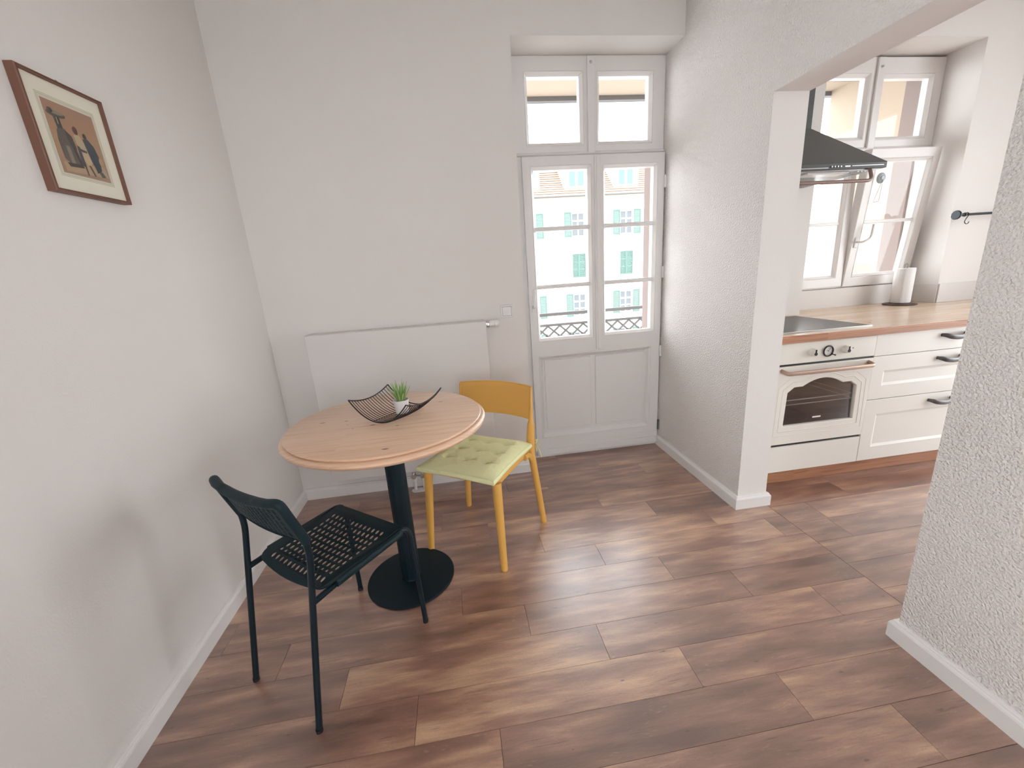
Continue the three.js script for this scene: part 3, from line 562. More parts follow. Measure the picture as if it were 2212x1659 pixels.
{ // small plant
  const px = 0.815, pz = 0.842, py = TY + 0.0042;
  const p = thing('potted_plant', 'small spiky green plant in a white pot inside the wire bowl', 'plant', [px, py, pz]);
  obj('pot', lathe([[0, 0], [0.024, 0], [0.026, 0.002], [0.0325, 0.056], [0.0325, 0.058], [0.030, 0.058], [0.0285, 0.046], [0, 0.046]], 36), M.pot, p);
  obj('soil', lathe([[0, 0.049], [0.015, 0.0485], [0.0283, 0.0465], [0.02, 0.0455], [0, 0.0455]], 24), M.soil, p);
  const r = rng(31);
  for (let k = 0; k < 30; k++) {
    const a = k * 2.4, ring = Math.sqrt((k + 0.5) / 30), lean = 0.05 + ring * 0.45, l = (0.104 - ring * 0.034) * (0.75 + 0.4 * r()), w = 0.0028 + 0.001 * r();
    const d = V(Math.cos(a), 0, Math.sin(a)), base = d.clone().multiplyScalar(0.003 + ring * 0.009).setY(0.047);
    const side = V(-d.z, 0, d.x), fn = (u, v) => base.clone().addScaledVector(d, l * (Math.sin(lean) * v + 0.10 * lean * v * v)).add(V(0, l * Math.cos(lean) * v - 0.1 * lean * l * v * v, 0)).addScaledVector(side, (u - 0.5) * 2 * w * Math.sin(Math.PI * Math.min(0.97, 0.25 + 0.75 * v)) ** 0.7).addScaledVector(V(0, 1, 0), 0.6 * w * (2 * u - 1) ** 2 * (1 - v));
    obj('leaf', sheet(fn, 2, 6, 0.0009), r() < 0.6 ? M.leaf : M.leaf2, p);
  }
}

// ---------------------------------------------------------------- chairs (local: +x right, -z forward, seen from behind)
{
  const c = thing('dining_chair', 'black chair with a perforated plastic seat and back on thin tube legs', 'chair', [0.536, 0, 1.219], Math.atan2(-0.624, 0.781));
  const R = 0.0098;
  for (const s of [-1, 1]) {
    const x = s * 0.178;
    // front leg runs up, bends into the seat rail and meets the rear leg
    obj('leg', tube(fillet([V(s * 0.194, 0.001, -0.238), V(s * 0.184, 0.450, -0.232), V(s * 0.177, 0.434, 0.02), V(s * 0.1780, 0.424, 0.163)], [0, 0.060, 0.08, 0], 8), R, 12), M.blackTube, c);
    obj('leg', tube(fillet([V(s * 0.179, 0.001, 0.231), V(s * 0.1785, 0.605, 0.134), V(s * 0.178, 0.768, 0.186)], 0.06, 8), R, 12), M.blackTube, c);
    for (const [lx, lz] of [[0.194, -0.238], [0.179, 0.231]]) obj('foot_cap', disc(0.0108, 0.012, 14).translate(s * lx, 0.0062, lz + (lz > 0 ? -0.001 : 0.0003)), M.black, c);
  }
  obj('cross_bar', tube([V(-0.176, 0.418, 0.06), V(0.176, 0.418, 0.06)], 0.007, 10), M.blackTube, c);
  // seat: plate with slots, dished, its front edge rolled down
  const slots = (x0, x1, y0, y1, nx, ny, w, h, skew) => { const out = []; for (let j = 0; j < ny; j++) for (let i = 0; i < nx; i++) { const cx = lerp(x0, x1, (i + (j % 2 ? 0.25 : -0.25) * 0 + 0.5) / nx), cy = lerp(y0, y1, (j + 0.5) / ny), p = new THREE.Path(); p.absellipse(cx, cy, w, h, 0, Math.PI * 2, true, skew); out.push(p); } return out; };
  const seatShape = new THREE.Shape();
  const sw = 0.186, sf = -0.206, sr = 0.134;
  seatShape.moveTo(-sw + 0.02, sf); seatShape.lineTo(sw - 0.02, sf); seatShape.quadraticCurveTo(sw + 0.004, sf, sw + 0.004, sf + 0.03); seatShape.lineTo(sw, sr - 0.055); seatShape.quadraticCurveTo(sw, sr - 0.008, sw - 0.045, sr - 0.006); seatShape.quadraticCurveTo(0, sr + 0.014, -sw + 0.045, sr - 0.006); seatShape.quadraticCurveTo(-sw, sr - 0.008, -sw, sr - 0.055); seatShape.lineTo(-sw - 0.004, sf + 0.03); seatShape.quadraticCurveTo(-sw - 0.004, sf, -sw + 0.02, sf);
  seatShape.holes.push(...slots(-0.147, 0.147, -0.160, 0.108, 13, 10, 0.0058, 0.0104, -0.35));
  const bendSeat = (g) => { const p = g.attributes.position; for (let i = 0; i < p.count; i++) { const x = p.getX(i), z = p.getY(i), t = p.getZ(i); const y = 0.4465 - 0.011 * (1 - (x / 0.19) ** 2) * sstep(z, -0.2, -0.05) - 0.012 * sstep(z, 0.07, 0.15) + 0.004 * sstep(-z, 0.1, 0.18); p.setXYZ(i, x, y + t, z); } g.computeVertexNormals(); return g; };
  const seatG = extrude(seatShape, 0.0034, 0.0008, 8);
  // reflect so that the extrusion points up after mapping shape y to z
  { const p = seatG.attributes.position; for (let i = 0; i < p.count; i += 3) { const a = [p.getX(i + 1), p.getY(i + 1), p.getZ(i + 1)], b = [p.getX(i + 2), p.getY(i + 2), p.getZ(i + 2)]; p.setXYZ(i + 1, ...b); p.setXYZ(i + 2, ...a); } }
  const rimSeat = [tube(fillet([V(-sw - 0.003, 0.437, sr - 0.05), V(-sw - 0.005, 0.440, sf + 0.012), V(-sw + 0.03, 0.441, sf - 0.001), V(sw - 0.03, 0.441, sf - 0.001), V(sw + 0.005, 0.440, sf + 0.012), V(sw + 0.003, 0.437, sr - 0.05)], 0.03, 6), (t) => [0.0085, 0.0125], 10)];
  obj('seat', [bendSeat(seatG), ...rimSeat], M.blackPlastic, c);
  // backrest: slotted sheet bowed backwards with a broad rolled top
  const bw = 0.184, y0 = 0.612, y1 = 0.778;
  const back = new THREE.Shape();
  back.moveTo(-bw, y0 + 0.012); back.quadraticCurveTo(0, y0 - 0.002, bw, y0 + 0.012); back.lineTo(bw, y1 - 0.040); back.quadraticCurveTo(bw - 0.002, y1 - 0.016, bw - 0.03, y1 - 0.013); back.quadraticCurveTo(0, y1 - 0.020, -bw + 0.03, y1 - 0.013); back.quadraticCurveTo(-bw + 0.002, y1 - 0.016, -bw, y1 - 0.040); back.lineTo(-bw, y0 + 0.012);
  back.holes.push(...slots(-0.150, 0.150, y0 + 0.022, y1 - 0.032, 13, 5, 0.0048, 0.0088, 0.3));
  const backZ = (x, y) => lerp(0.136, 0.190, clamp((y - 0.605) / 0.165, 0, 1)) + 0.014 * (1 - (x / bw) ** 2);
  const backG = extrude(back, 0.006, 0.0012, 8);
  { const p = backG.attributes.position; for (let i = 0; i < p.count; i++) { const x = p.getX(i), y = p.getY(i); p.setZ(i, p.getZ(i) + backZ(x, y) - 0.003); } backG.computeVertexNormals(); }
  const topLine = Array.from({ length: 17 }, (_, i) => { const x = (i / 8 - 1) * (bw - 0.045); return V(x, 0.772 - 0.010 * (1 - (x / bw) ** 2), backZ(x, 0.772) + 0.003); });
  const path = fillet([V(-0.1785, 0.622, 0.1395), V(-0.178, 0.700, 0.1655), V(-0.178, 0.773, 0.1890), ...topLine, V(0.178, 0.773, 0.1890), V(0.178, 0.700, 0.1655), V(0.1785, 0.622, 0.1395)], [0, 0.02, 0.038, ...topLine.map(() => 0.004), 0.038, 0.02, 0], 5);
  const roll = tube(path, (t) => { const m = sstep(t, 0.22, 0.32) * (1 - sstep(t, 0.68, 0.78)); return [lerp(0.0138, 0.0100, m), lerp(0.0138, 0.0150, m)]; }, 14, false, V(0, 0, 1));
  obj('backrest', [backG, roll], M.blackPlastic, c);
}
{
  // local: +x = seen from behind to the right, -z forward
  const c = thing('dining_chair', 'yellow plastic chair carrying a light green seat cushion', 'chair', [1.127, 0, 0.643], Math.atan2(0.561, -0.828));
  const legR = (t) => 0.0165 + 0.0055 * t;
  for (const s of [-1, 1]) {
    obj('leg', tube(fillet([V(s * 0.209, 0.001, -0.207), V(s * 0.188, 0.432, -0.178)], 0.1), (t) => [0.0155 + 0.006 * t, 0.0155 + 0.007 * t], 14), M.yellow, c);
    obj('leg', tube([V(s * 0.241, 0.001, 0.207), V(s * 0.219, 0.22, 0.196), V(s * 0.200, 0.395, 0.186), V(s * 0.196, 0.450, 0.186)], (t) => [0.0150 + 0.0055 * t, 0.0155 + 0.0055 * t], 14), M.yellow, c);
  }
  // seat shell with rounded corners and an apron
  const ss = new THREE.Shape(), a = 0.202, zf = -0.192, zr = 0.196, q = 0.05;
  ss.moveTo(-a + q, zf); ss.lineTo(a - q, zf); ss.quadraticCurveTo(a, zf, a, zf + q); ss.lineTo(a - 0.004, zr - q); ss.quadraticCurveTo(a - 0.004, zr, a - q, zr); ss.lineTo(-a + q, zr); ss.quadraticCurveTo(-a + 0.004, zr, -a + 0.004, zr - q); ss.lineTo(-a, zf + q); ss.quadraticCurveTo(-a, zf, -a + q, zf);
  const gusset = (s) => tube(curve([V(s * 0.200, 0.425, 0.10), V(s * 0.199, 0.420, 0.150), V(s * 0.200, 0.385, 0.178)], 8), (t) => [0.012, 0.016], 8);
  obj('seat', [extrude(ss, 0.028, 0.008, 10).rotateX(-Math.PI / 2).scale(1, 1, -1).translate(0, 0.420, 0).applyMatrix4(new THREE.Matrix4()), gusset(-1), gusset(1)].map((g, i) => { if (!i) { const n = g.toNonIndexed ? plain(g) : g, p = n.attributes.position; for (let k = 0; k < p.count; k += 3) { const b = [p.getX(k + 1), p.getY(k + 1), p.getZ(k + 1)], d = [p.getX(k + 2), p.getY(k + 2), p.getZ(k + 2)]; p.setXYZ(k + 1, ...d); p.setXYZ(k + 2, ...b); } n.computeVertexNormals(); return n; } return g; }), M.yellow, c);
  // backrest: one curved board that runs down into two posts
  const board = (u, v) => { const x = (u - 0.5) * 2, y = lerp(0.600 + 0.004 * (1 - x * x), 0.768 + 0.006 * (1 - x * x), v); return V(x * 0.212, y, 0.182 + 0.040 * (1 - x * x) + 0.022 * v); };
  obj('backrest', [sheet(board, 36, 12, (u, v) => 0.013 * Math.min(1, 0.25 + 6 * Math.min(u, 1 - u, v * 1.2, (1 - v) * 1.2) ** 0.9)), tube(Array.from({ length: 31 }, (_, i) => board(i / 30, 1)), 0.0042, 8)], M.yellow, c);
  for (const s of [-1, 1]) obj('back_post', tube(curve([V(s * 0.197, 0.438, 0.187), V(s * 0.199, 0.500, 0.187), V(s * 0.205, 0.580, 0.186), V(s * 0.2095, 0.660, 0.190), V(s * 0.2105, 0.765, 0.203)], 20), (t) => { const m = t < 0.45 ? lerp(0.0225, 0.0190, t / 0.45) : lerp(0.0190, 0.0075, ((t - 0.45) / 0.55) ** 0.8); return [Math.max(0.0052, m - (t > 0.5 ? 0.004 : 0)), m]; }, 14), M.yellow, c);
}
{ // tufted cushion on the yellow chair
  const c = thing('seat_cushion', 'light green tufted seat cushion tied to the yellow chair', 'cushion', [1.127, 0.4485, 0.643], Math.atan2(0.561, -0.828));
  const w = 0.205, d = 0.212, cx = -0.004, cz = -0.026, T = [-0.105, 0, 0.105];
  const edge = (u, v) => Math.min(1, 7 * Math.min(u, 1 - u)) ** 0.6 * Math.min(1, 7 * Math.min(v, 1 - v)) ** 0.6;
  const topY = (u, v) => {
    const x = (u - 0.5) * 2 * w, z = (v - 0.5) * 2 * d; let h = 0.026 + 0.024 * edge(u, v);
    for (const tx of T) for (const tz of T) h -= 0.014 * Math.exp(-((x - tx) ** 2 + (z - tz) ** 2) / (2 * 0.010 ** 2));
    for (const tz of T) { const ax = Math.abs(x), run = ax < 0.120 ? 1 : Math.max(0, 1 - (ax - 0.120) / 0.055), q = z - tz + 0.010 * (Math.cos((x / 0.105) * Math.PI * 2) - 1) * 0.5, sg = q < 0 ? 0.0045 : 0.020; h -= 0.021 * run * Math.exp(-(q * q) / (2 * sg * sg)) * (0.74 + 0.26 * Math.cos((x / 0.105) * Math.PI * 2)); }
    return h + 0.0007 * N1(x * 22, z * 22) + 0.0004 * N2(x * 75, z * 60);
  };
  const pt = (u, v, y) => { let x = (u - 0.5) * 2 * w, z = (v - 0.5) * 2 * d; x -= Math.sign(x) * 0.008 * Math.sin(Math.PI * v) * Math.abs(2 * u - 1) ** 3; z -= Math.sign(z) * 0.008 * Math.sin(Math.PI * u) * Math.abs(2 * v - 1) ** 3; return V(x + cx, y, z + cz); };
  const n = 150, pos = [], idx = [], W = n + 1, Mx = W * W;
  for (const s of [1, 0]) for (let j = 0; j <= n; j++) for (let i = 0; i <= n; i++) { const u = i / n, v = j / n, p = pt(u, v, s ? topY(u, v) : 0.003 - 0.0025 * edge(u, v)); pos.push(p.x, p.y, p.z); }
  for (let j = 0; j < n; j++) for (let i = 0; i < n; i++) { const a = j * W + i, b = a + 1, e = a + W, f = e + 1; idx.push(a, e, f, a, f, b, Mx + a, Mx + f, Mx + e, Mx + a, Mx + b, Mx + f); }
  // side band with a slight bulge and gathers
  const rim = []; for (let i = 0; i < n; i++) rim.push([i, 0]); for (let j = 0; j < n; j++) rim.push([n, j]); for (let i = n; i > 0; i--) rim.push([i, n]); for (let j = n; j > 0; j--) rim.push([0, j]);
  const base = pos.length / 3, B = 5;
  rim.forEach(([i, j], k) => { const u = i / n, v = j / n, p = pt(u, v, 0), o = V((u - 0.5) * 2, 0, (v - 0.5) * 2), m = Math.max(Math.abs(o.x), Math.abs(o.z)); o.x = Math.abs(o.x) > 0.98 ? Math.sign(o.x) : 0; o.z = Math.abs(o.z) > 0.98 ? Math.sign(o.z) : 0; for (let q = 0; q <= B; q++) { const t = q / B, y = lerp(0.003, topY(u, v), t), bul = 0.005 * Math.sin(Math.PI * t) + 0.0012 * Math.sin(k * 1.9) * Math.sin(Math.PI * t); pos.push(p.x + o.x * bul, y, p.z + o.z * bul); } });
  const K = rim.length; for (let k = 0; k < K; k++) for (let q = 0; q < B; q++) { const a = base + k * (B + 1) + q, b = base + ((k + 1) % K) * (B + 1) + q; idx.push(a, a + 1, b, b, a + 1, b + 1); }
  const g = new THREE.BufferGeometry(); g.setAttribute('position', new THREE.Float32BufferAttribute(pos, 3)); g.setIndex(idx); g.computeVertexNormals();
  obj('cushion_body', g, M.cushion, c);
  const ring = rim.map(([i, j]) => pt(i / n, j / n, topY(i / n, j / n) - 0.0005));
  obj('piping', tube(ring, 0.0022, 6, true), M.cushion, c);
  for (const x of T) for (const z of T) obj('tuft_button', new THREE.SphereGeometry(0.0035, 10, 8).scale(1, 0.6, 1).translate(x + cx, topY(x / w / 2 + 0.5, z / d / 2 + 0.5) + 0.001, z + cz), M.cushion, c);
  for (const s of [-1, 1]) {
    const t = sub('tie', c), o = V(s * 0.198, 0.012, 0.180);
    obj('ribbon', tube(curve([o, V(s * 0.224, 0.022, 0.190), V(s * 0.216, 0.024, 0.222), V(s * 0.190, 0.022, 0.222)], 14), (q) => [0.0035, 0.0016], 6), M.cushion, t);
    obj('ribbon', tube(curve([V(s * 0.205, 0.024, 0.222), V(s * 0.212, 0.020, 0.244), V(s * 0.226, 0.002, 0.258), V(s * 0.220, -0.016, 0.250), V(s * 0.206, 0.018, 0.226)], 20), (q) => [0.0035, 0.0014], 6), M.cushion, t);
    obj('ribbon', tube(curve([V(s * 0.206, 0.020, 0.226), V(s * 0.214, -0.020, 0.236), V(s * 0.222, -0.052, 0.246), V(s * 0.230, -0.080, 0.244)], 14), (q) => [0.0036, 0.0014], 6), M.cushion, t);
    obj('ribbon', tube(curve([V(s * 0.206, 0.020, 0.226), V(s * 0.204, -0.018, 0.240), V(s * 0.206, -0.046, 0.240)], 12), (q) => [0.0036, 0.0014], 6), M.cushion, t);
  }
}

// ---------------------------------------------------------------- kitchen
const CX0 = P1 + 0.002, CX1 = 5.39, CT = 0.913, CB = 0.872, CZ = 0.647, FZ = 0.627, PLZ = 0.548, UX = 3.323;
{
  const k = thing('kitchen_worktop', 'long oak worktop with a brown front edge running into the window niche', 'worktop');
  const s = new THREE.Shape([[CX0, -CZ], [CX1, -CZ], [CX1, -0.002], [KR - 0.003, -0.002], [KR - 0.003, 0.198], [KL + 0.003, 0.198], [KL + 0.003, -0.002], [CX0, -0.002]].map(([x, y]) => new THREE.Vector2(x, y)));
  obj('worktop_board', extrude(s, CT - CB, 0.002).rotateX(-Math.PI / 2).translate(0, CB, 0), M.counter, k);
  const e = obj('front_edge', rbox(CX0, CX1, CB + 0.0005, CT - 0.0015, CZ - 0.001, CZ + 0.0015, 0.001), M.counterEdge, k);
}
tag(obj('worktop_plinth', [box(CX0, CX1, 0.001, 0.117, PLZ - 0.016, PLZ)], M.counterEdge), 'brown wooden plinth board under the kitchen cabinets', 'plinth');
{
  const c = thing('oven_cabinet', 'white base cabinet that holds the oven, with a plain panel below it', 'cabinet', [0, 0, 0]);
  obj('carcass', [box(CX0, CX0 + 0.018, 0.118, 0.871, 0.02, FZ - 0.021), box(UX - 0.018, UX - 0.0005, 0.118, 0.871, 0.02, FZ - 0.021), box(CX0 + 0.018, UX - 0.018, 0.118, 0.136, 0.02, FZ - 0.021), box(CX0 + 0.018, UX - 0.018, 0.262, 0.280, 0.02, FZ - 0.021)], M.front, c);
  obj('filler', rbox(CX0, 2.734, 0.119, 0.870, FZ - 0.020, FZ, 0.0015), M.front, c);
  obj('lower_panel', rbox(2.736, UX - 0.0015, 0.119, 0.276, FZ - 0.020, FZ, 0.0015), M.front, c);
}
{
  const o = thing('built_in_oven', 'cream retro oven with an arched door window and a dial clock', 'oven', [3.0285, 0, 0]);
  const z = FZ + 0.002, X = 0.2935;
  obj('housing', [box(-X + 0.022, X - 0.022, 0.283, 0.300, 0.06, z - 0.022), box(-X + 0.022, X - 0.022, 0.700, 0.868, 0.06, z - 0.022), box(-X + 0.022, -X + 0.045, 0.30, 0.70, 0.06, z - 0.022), box(X - 0.045, X - 0.022, 0.30, 0.70, 0.06, z - 0.022), box(-X + 0.022, X - 0.022, 0.30, 0.70, 0.06, 0.10)], M.cavity, o);
  obj('control_panel', [rbox(-X, X, 0.7545, 0.868, z - 0.020, z + 0.001, 0.004, 3)], M.enamel, o);
  obj('vent_gap', box(-X + 0.002, X - 0.002, 0.744, 0.756, z - 0.020, z - 0.010), M.black, o);
  obj('vent_gap', box(-X + 0.002, X - 0.002, 0.277, 0.290, z - 0.020, z - 0.010), M.black, o);
  for (const x of [-0.094, 0.103]) {
    const k = sub('knob', o);
    obj('knob_body', lathe([[0, 0.026], [0.0165, 0.0255], [0.0185, 0.022], [0.0195, 0.006], [0.021, 0.003], [0.021, 0], [0, 0]], 28).rotateX(Math.PI / 2).translate(x, 0.810, z + 0.001), M.enamel, k);
    obj('pointer', [disc(0.0085, 0.003, 18).rotateX(Math.PI / 2).translate(x, 0.804, z + 0.028), rbox(x - 0.0042, x + 0.0042, 0.806, 0.828, z + 0.0262, z + 0.0295, 0.0012)], M.black, k);
  }
  const cl = sub('clock', o);
  obj('clock_rim', new THREE.TorusGeometry(0.0275, 0.0038, 10, 40).translate(0, 0.809, z + 0.006), M.black, cl);
  {
    const cv = document.createElement('canvas'); cv.width = cv.height = 128; const q = cv.getContext('2d'); q.fillStyle = '#d9d4cb'; q.fillRect(0, 0, 128, 128); q.strokeStyle = '#5a5350'; q.fillStyle = '#5a5350';
    for (let k = 0; k < 12; k++) { const a = k * Math.PI / 6; q.lineWidth = k % 3 ? 2 : 4; q.beginPath(); q.moveTo(64 + 46 * Math.cos(a), 64 + 46 * Math.sin(a)); q.lineTo(64 + 56 * Math.cos(a), 64 + 56 * Math.sin(a)); q.stroke(); }
    const t = new THREE.CanvasTexture(cv); t.colorSpace = THREE.SRGBColorSpace;
    obj('dial', new THREE.CircleGeometry(0.0275, 36).translate(0, 0.809, z + 0.004), mat({ map: t, roughness: 0.4 }), cl, true);
  }
  obj('clock_hand', [box(-0.0008, 0.0008, -0.001, 0.020, 0, 0.001).rotateZ(-0.6).translate(0, 0.809, z + 0.0055), box(-0.001, 0.001, -0.001, 0.013, 0, 0.001).rotateZ(1.2).translate(0, 0.809, z + 0.0055), disc(0.0028, 0.002, 12).rotateX(Math.PI / 2).translate(0, 0.809, z + 0.006)], M.pewter, cl);
  obj('clock_setter', tube([V(0.0225, 0.7905, z + 0.004), V(0.026, 0.7885, z + 0.018), V(0.0275, 0.7875, z + 0.024)], (t) => 0.0028 + 0.0022 * (t > 0.5), 10), M.black, cl);
  obj('indicator', disc(0.003, 0.003, 12).rotateX(Math.PI / 2).translate(0.152, 0.811, z + 0.002), M.pewter, o);
  // door with an arched window
  const arch = (s, d = 0) => { s.moveTo(-0.217 - d, 0.400 - d); s.lineTo(0.217 + d, 0.400 - d); s.lineTo(0.210 + d, 0.594 + d * 0.6); s.lineTo(0.172 + d * 0.5, 0.622 + d); s.lineTo(0.122 + d * 0.2, 0.622 + d); s.quadraticCurveTo(0.06, 0.660 + d, 0, 0.660 + d); s.quadraticCurveTo(-0.06, 0.660 + d, -0.122 - d * 0.2, 0.622 + d); s.lineTo(-0.172 - d * 0.5, 0.622 + d); s.lineTo(-0.210 - d, 0.594 + d * 0.6); s.lineTo(-0.217 - d, 0.400 - d); return s; };
  const door = new THREE.Shape([[-X, 0.291], [X, 0.291], [X, 0.743], [-X, 0.743]].map((p) => new THREE.Vector2(...p))); door.holes.push(arch(new THREE.Path()));
  const dr = sub('door', o);
  const ridge = (d) => arch(new THREE.Shape(), d).getPoints(10).map((p) => V(p.x, p.y, z + 0.0008));
  obj('door_panel', [extrude(door, 0.024, 0.004, 16).translate(0, 0, z - 0.022), tube(ridge(0.030), 0.0028, 6, true), tube(ridge(0.056).map((p) => V(clamp(p.x, -X + 0.015, X - 0.015), Math.max(0.312, p.y), p.z)), 0.0022, 6, true)], M.enamel, dr);
  obj('door_glass', box(-0.225, 0.225, 0.392, 0.668, z - 0.016, z - 0.013), M.ovenGlass, dr);
  obj('handle', [tube(fillet([V(-0.262, 0.722, z), V(-0.258, 0.714, z + 0.044), V(0, 0.7138, z + 0.046), V(0.258, 0.714, z + 0.044), V(0.262, 0.722, z)], [0, 0.03, 0.4, 0.03, 0], 8), (t) => [0.0085, 0.0115], 12)], M.brass, dr);
  obj('nameplate', box(-0.026, 0.026, 0.426, 0.4345, z - 0.0128, z - 0.0122), M.front, dr);
  // racks in the dark cavity
  for (const y of [0.505, 0.532]) obj('oven_rack', [tube([V(-0.25, y, 0.585), V(0.25, y, 0.585)], 0.0032, 8), tube([V(-0.25, y, 0.16), V(0.25, y, 0.16)], 0.003, 8), ...[-0.25, 0.25].map((x) => tube([V(x, y, 0.585), V(x, y, 0.16)], 0.002, 6))], M.rack, o);
}
{
  const c = thing('drawer_cabinet', 'white kitchen base cabinet with three drawers and dark bow handles', 'cabinet', [3.811, 0, 0]);
  const a = UX + 0.0015 - 3.811, b = -a;
  obj('carcass', [box(a, a + 0.018, 0.118, 0.871, 0.02, FZ - 0.021), box(b - 0.018, b, 0.118, 0.871, 0.02, FZ - 0.021), box(a + 0.018, b - 0.018, 0.118, 0.136, 0.02, FZ - 0.021), box(a + 0.018, b - 0.018, 0.136, 0.871, 0.02, 0.03)], M.front, c);
  const hd = [tube(curve([V(-0.075, 0.004, 0), V(-0.068, 0.003, 0.020), V(-0.045, -0.004, 0.029), V(0, -0.009, 0.032), V(0.045, -0.004, 0.029), V(0.068, 0.003, 0.020), V(0.075, 0.004, 0)], 28), (t) => { const m = Math.sin(Math.PI * t); return [0.0055 + 0.0030 * m, 0.0085 + 0.0060 * m]; }, 12), ...[-1, 1].map((s) => lathe([[0, 0.006], [0.007, 0.005], [0.0095, 0], [0, 0]], 16).rotateX(Math.PI / 2).translate(s * 0.074, 0.004, 0))];
  for (const [y0, y1, hy, rc] of [[0.749, 0.8705, 0.829, null], [0.4965, 0.7465, 0.699, [0.577, 0.660]], [0.1195, 0.4935, 0.449, [0.203, 0.404]]]) {
    const d = sub('drawer', c);
    if (!rc) obj('drawer_front', rbox(a, b, y0, y1, FZ - 0.020, FZ, 0.002), M.front, d);
    else { const fw = 0.078; obj('drawer_front', [extrude(rectShape(a, b, y0, y1, [[a + fw, b - fw, rc[0], rc[1]]]), 0.020, 0.002).translate(0, 0, FZ - 0.020), mitre(a + fw - 0.001, b - fw + 0.001, rc[0] - 0.001, rc[1] + 0.001, [[0, FZ - 0.012], [0, FZ - 0.001], [0.014, FZ - 0.0065], [0.010, FZ - 0.012]]), box(a + fw, b - fw, rc[0], rc[1], FZ - 0.018, FZ - 0.008)], M.front, d); }
    obj('handle', hd, M.pewter, d).position.set(0.001, hy, FZ);
  }
}
{
  const c = thing('end_cabinet', 'white kitchen base cabinet with two plain doors, right of the drawer cabinet', 'cabinet', [4.84, 0, 0]);
  obj('carcass', box(-0.535, 0.54, 0.118, 0.871, 0.02, FZ - 0.021), M.front, c);
  obj('door', rbox(-0.535, 0.0, 0.119, 0.870, FZ - 0.020, FZ, 0.002), M.front, c);
  obj('door', rbox(0.002, 0.54, 0.119, 0.870, FZ - 0.020, FZ, 0.002), M.front, c);
}
{
  const h = thing('cooktop', 'black glass cooktop with a steel edge set in the worktop', 'cooktop', [3.034, CT, 0.328]);
  obj('glass', rbox(-0.283, 0.283, 0.0042, 0.0072, -0.256, 0.256, 0.0012), M.hobGlass, h);
  obj('steel_edge', [mitre(-0.290, 0.290, -0.263, 0.263, [[0, 0.0003], [0, 0.004], [0.002, 0.0064], [0.006, 0.0068], [0.0085, 0.0062], [0.0085, 0.0003]]).rotateX(-Math.PI / 2)], M.steel, h);
  obj('tray', box(-0.28, 0.28, 0.0003, 0.0042, -0.253, 0.253), M.black, h);
}
{
  const h = thing('range_hood', 'black pyramid range hood with a copper front rail above the cooktop', 'range hood', [3.034, 0, 0]);
  const X = 0.300, z1 = 0.519, yb = 1.716, yt = 1.744;
  obj('canopy', quads([
    [[-X, yt, z1], [X, yt, z1], [0.112, 1.985, 0.222], [-0.112, 1.985, 0.222]], [[X, yt, z1], [X, yt, 0.003], [0.112, 1.985, 0.003], [0.112, 1.985, 0.222]], [[-X, yt, 0.003], [-X, yt, z1], [-0.112, 1.985, 0.222], [-0.112, 1.985, 0.003]], [[X, yt, 0.003], [-X, yt, 0.003], [-0.112, 1.985, 0.003], [0.112, 1.985, 0.003]],
  ]), M.hood, h);
  obj('chimney', [rbox(-0.112, 0.112, 1.983, H - 0.002, 0.003, 0.222, 0.003)], M.hood, h);
  obj('rim', [rbox(-X, X, yb, yt + 0.0005, z1 - 0.02, z1 + 0.001, 0.003), rbox(-X, -X + 0.02, yb, yt + 0.0005, 0.003, z1, 0.003), rbox(X - 0.02, X, yb, yt + 0.0005, 0.003, z1, 0.003), box(-X + 0.004, X - 0.004, yb + 0.004, yt - 0.004, 0.003, 0.02)], M.hood, h);
  obj('rim_strip', [rbox(-X + 0.02, -0.035, yb + 0.006, yb + 0.010, z1 + 0.0006, z1 + 0.0024, 0.0008), rbox(0.098, X - 0.02, yb + 0.012, yb + 0.0155, z1 + 0.0006, z1 + 0.0024, 0.0008), rbox(0.058, 0.088, yb + 0.0095, yb + 0.016, z1 + 0.0006, z1 + 0.0024, 0.0008)], M.steel, h);
  for (const x of [-0.018, -0.001, 0.016, 0.033]) obj('button', disc(0.0042, 0.006, 14).rotateX(Math.PI / 2).translate(x, yb + 0.0125, z1 + 0.003), M.steel, h);
  obj('filter', [box(-X + 0.018, X - 0.018, yb - 0.004, yb + 0.006, 0.02, z1 - 0.018), ...Array.from({ length: 26 }, (_, i) => box(-X + 0.03 + i * 0.0208, -X + 0.036 + i * 0.0208, yb - 0.007, yb - 0.003, 0.04, z1 - 0.05))], M.steel, h);
  obj('lamp_cover', rbox(-0.12, 0.12, yb - 0.014, yb - 0.004, z1 - 0.11, z1 - 0.03, 0.004), M.plastic, h);
  obj('front_rail', tube(fillet([V(-0.215, yb + 0.002, z1 - 0.012), V(-0.215, yb - 0.060, z1 + 0.012), V(0.215, yb - 0.060, z1 + 0.012), V(0.215, yb + 0.002, z1 - 0.012)], 0.035, 8), 0.0085, 12), M.copper, h);
}
tag(obj('backsplash', [rbox(KR + 0.001, XR - 0.002, CT + 0.0005, 1.044, 0.0008, 0.012, 0.002), rbox(KR - 0.008, KR - 0.0008, CT + 0.0005, 1.040, -0.196, 0.004, 0.002)], mat({ color: RGB(0.70, 0.655, 0.63), roughness: 0.35 })), 'low pale backsplash strip on the kitchen wall above the worktop', 'backsplash');
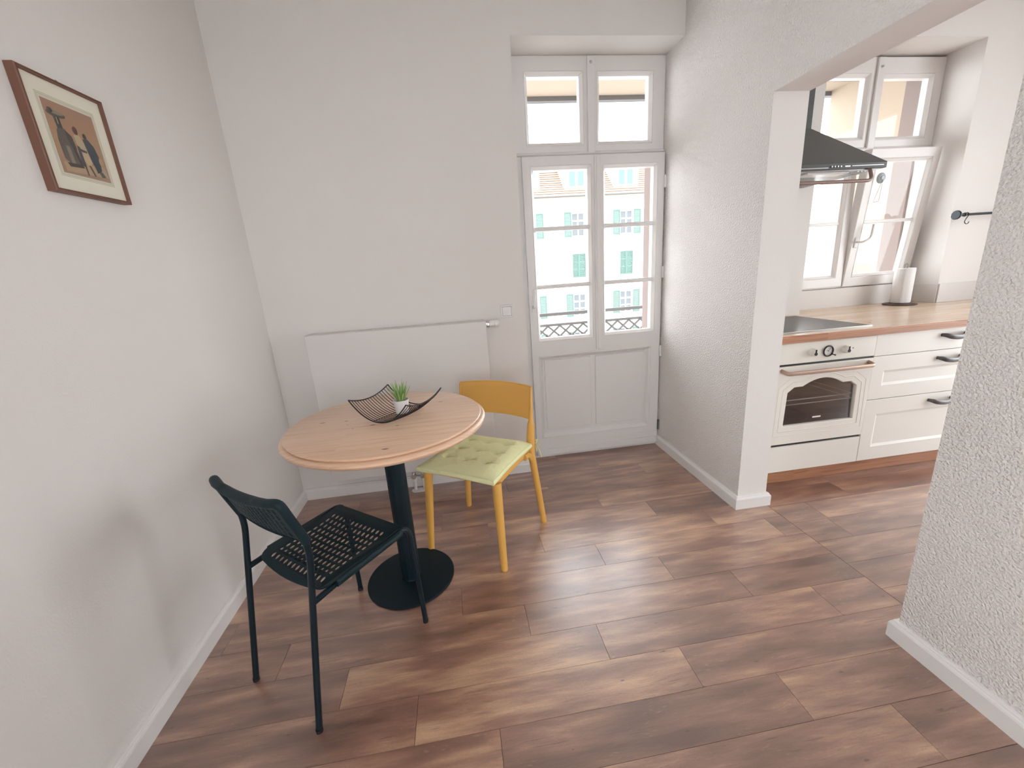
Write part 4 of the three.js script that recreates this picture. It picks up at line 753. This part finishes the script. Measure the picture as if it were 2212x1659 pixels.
{
  const x = 4.262, z = -0.055;
  const h = thing('paper_roll_holder', 'dark wooden disc with a wire loop that holds the paper roll', 'holder', [x, CT, z]);
  obj('base', lathe([[0, 0.0006], [0.090, 0.0006], [0.096, 0.003], [0.096, 0.006], [0.090, 0.009], [0.064, 0.0095], [0.062, 0.013], [0.058, 0.0145], [0, 0.0145]], 48), M.darkWood, h);
  obj('wire_loop', tube(fillet([V(-0.012, 0.014, 0), V(-0.012, 0.285, 0), V(0.012, 0.285, 0), V(0.012, 0.014, 0)], 0.012, 6), 0.002, 8), M.pewter, h);
  const p = thing('paper_roll', 'white kitchen paper roll standing on the dark disc by the window', 'paper roll', [x, CT + 0.015, z]);
  obj('sheets', lathe([[0.021, 0], [0.054, 0], [0.0565, 0.003], [0.0565, 0.236], [0.054, 0.239], [0.021, 0.239], [0.021, 0]], 56), M.paper, p);
  obj('core', lathe([[0.0185, 0.001], [0.0208, 0.001], [0.0208, 0.2395], [0.0185, 0.2395], [0.0185, 0.001]], 32), mat({ color: RGB(0.45, 0.34, 0.24), roughness: 1 }), p);
  obj('loose_edge', sheet((u, v) => V(Math.cos(2.1 + u * 0.35) * (0.0572 + 0.003 * u), 0.002 + v * 0.235, Math.sin(2.1 + u * 0.35) * (0.0572 + 0.003 * u)), 6, 1, 0.0005), M.paper, p);
}
{
  const r = thing('towel_rail', 'black wall rail with a round end disc beside the kitchen window', 'rail', [4.448, 1.495, 0.052]);
  obj('rod', tube([V(0.0, 0, 0), V(0.80, 0, 0)], 0.008, 12), M.navy, r);
  for (const s of [0, 0.80]) obj('end_disc', lathe([[0, 0], [0.026, 0], [0.029, 0.003], [0.029, 0.010], [0.026, 0.013], [0, 0.014]], 28).rotateZ(-Math.PI / 2).translate(s - 0.007, 0, 0), M.navy, r);
  for (const s of [0.040, 0.76]) obj('wall_bracket', [tube(fillet([V(s, 0.002, 0), V(s, 0.002, -0.0515)], 0.01), 0.006, 10), disc(0.016, 0.005, 18).rotateX(Math.PI / 2).translate(s, 0.002, -0.0485)], M.chrome, r);
  for (const s of [0.022, 0.058]) obj('collar', lathe([[0.0075, 0], [0.0125, 0.001], [0.0135, 0.008], [0.0075, 0.018]], 18).rotateZ(-Math.PI / 2).translate(s, 0, 0), M.navy, r);
}
tag(obj('rail_hook', tube(curve([V(4.531, 1.4955, 0.0415), V(4.531, 1.5070, 0.052), V(4.531, 1.4955, 0.0640), V(4.532, 1.478, 0.056), V(4.530, 1.462, 0.050), V(4.524, 1.448, 0.052), V(4.530, 1.436, 0.056), V(4.543, 1.437, 0.058), V(4.550, 1.449, 0.058)], 40), 0.0024, 8), M.navy), 'small dark S-hook hanging on the black wall rail', 'hook');
{
  const s = thing('suction_hook', 'round grey suction cup with a thin wire triangle on the tilted window sash', 'hook', [4.010, 1.772, -0.116]);
  s.rotation.x = 0.088;
  obj('suction_cup', lathe([[0, 0.018], [0.012, 0.0175], [0.016, 0.012], [0.027, 0.009], [0.034, 0.001], [0.034, 0], [0, 0]], 28).rotateX(Math.PI / 2).translate(0, 0, 0.002), phys({ color: RGB(0.42, 0.47, 0.50), roughness: 0.25 }), s);
  obj('wire_triangle', tube(fillet([V(0, -0.006, 0.019), V(-0.026, -0.150, 0.010), V(0.016, -0.146, 0.010), V(0.001, -0.006, 0.019)], 0.003, 3), 0.0011, 6), M.pewter, s);
}

renderer.render(scene, camera);
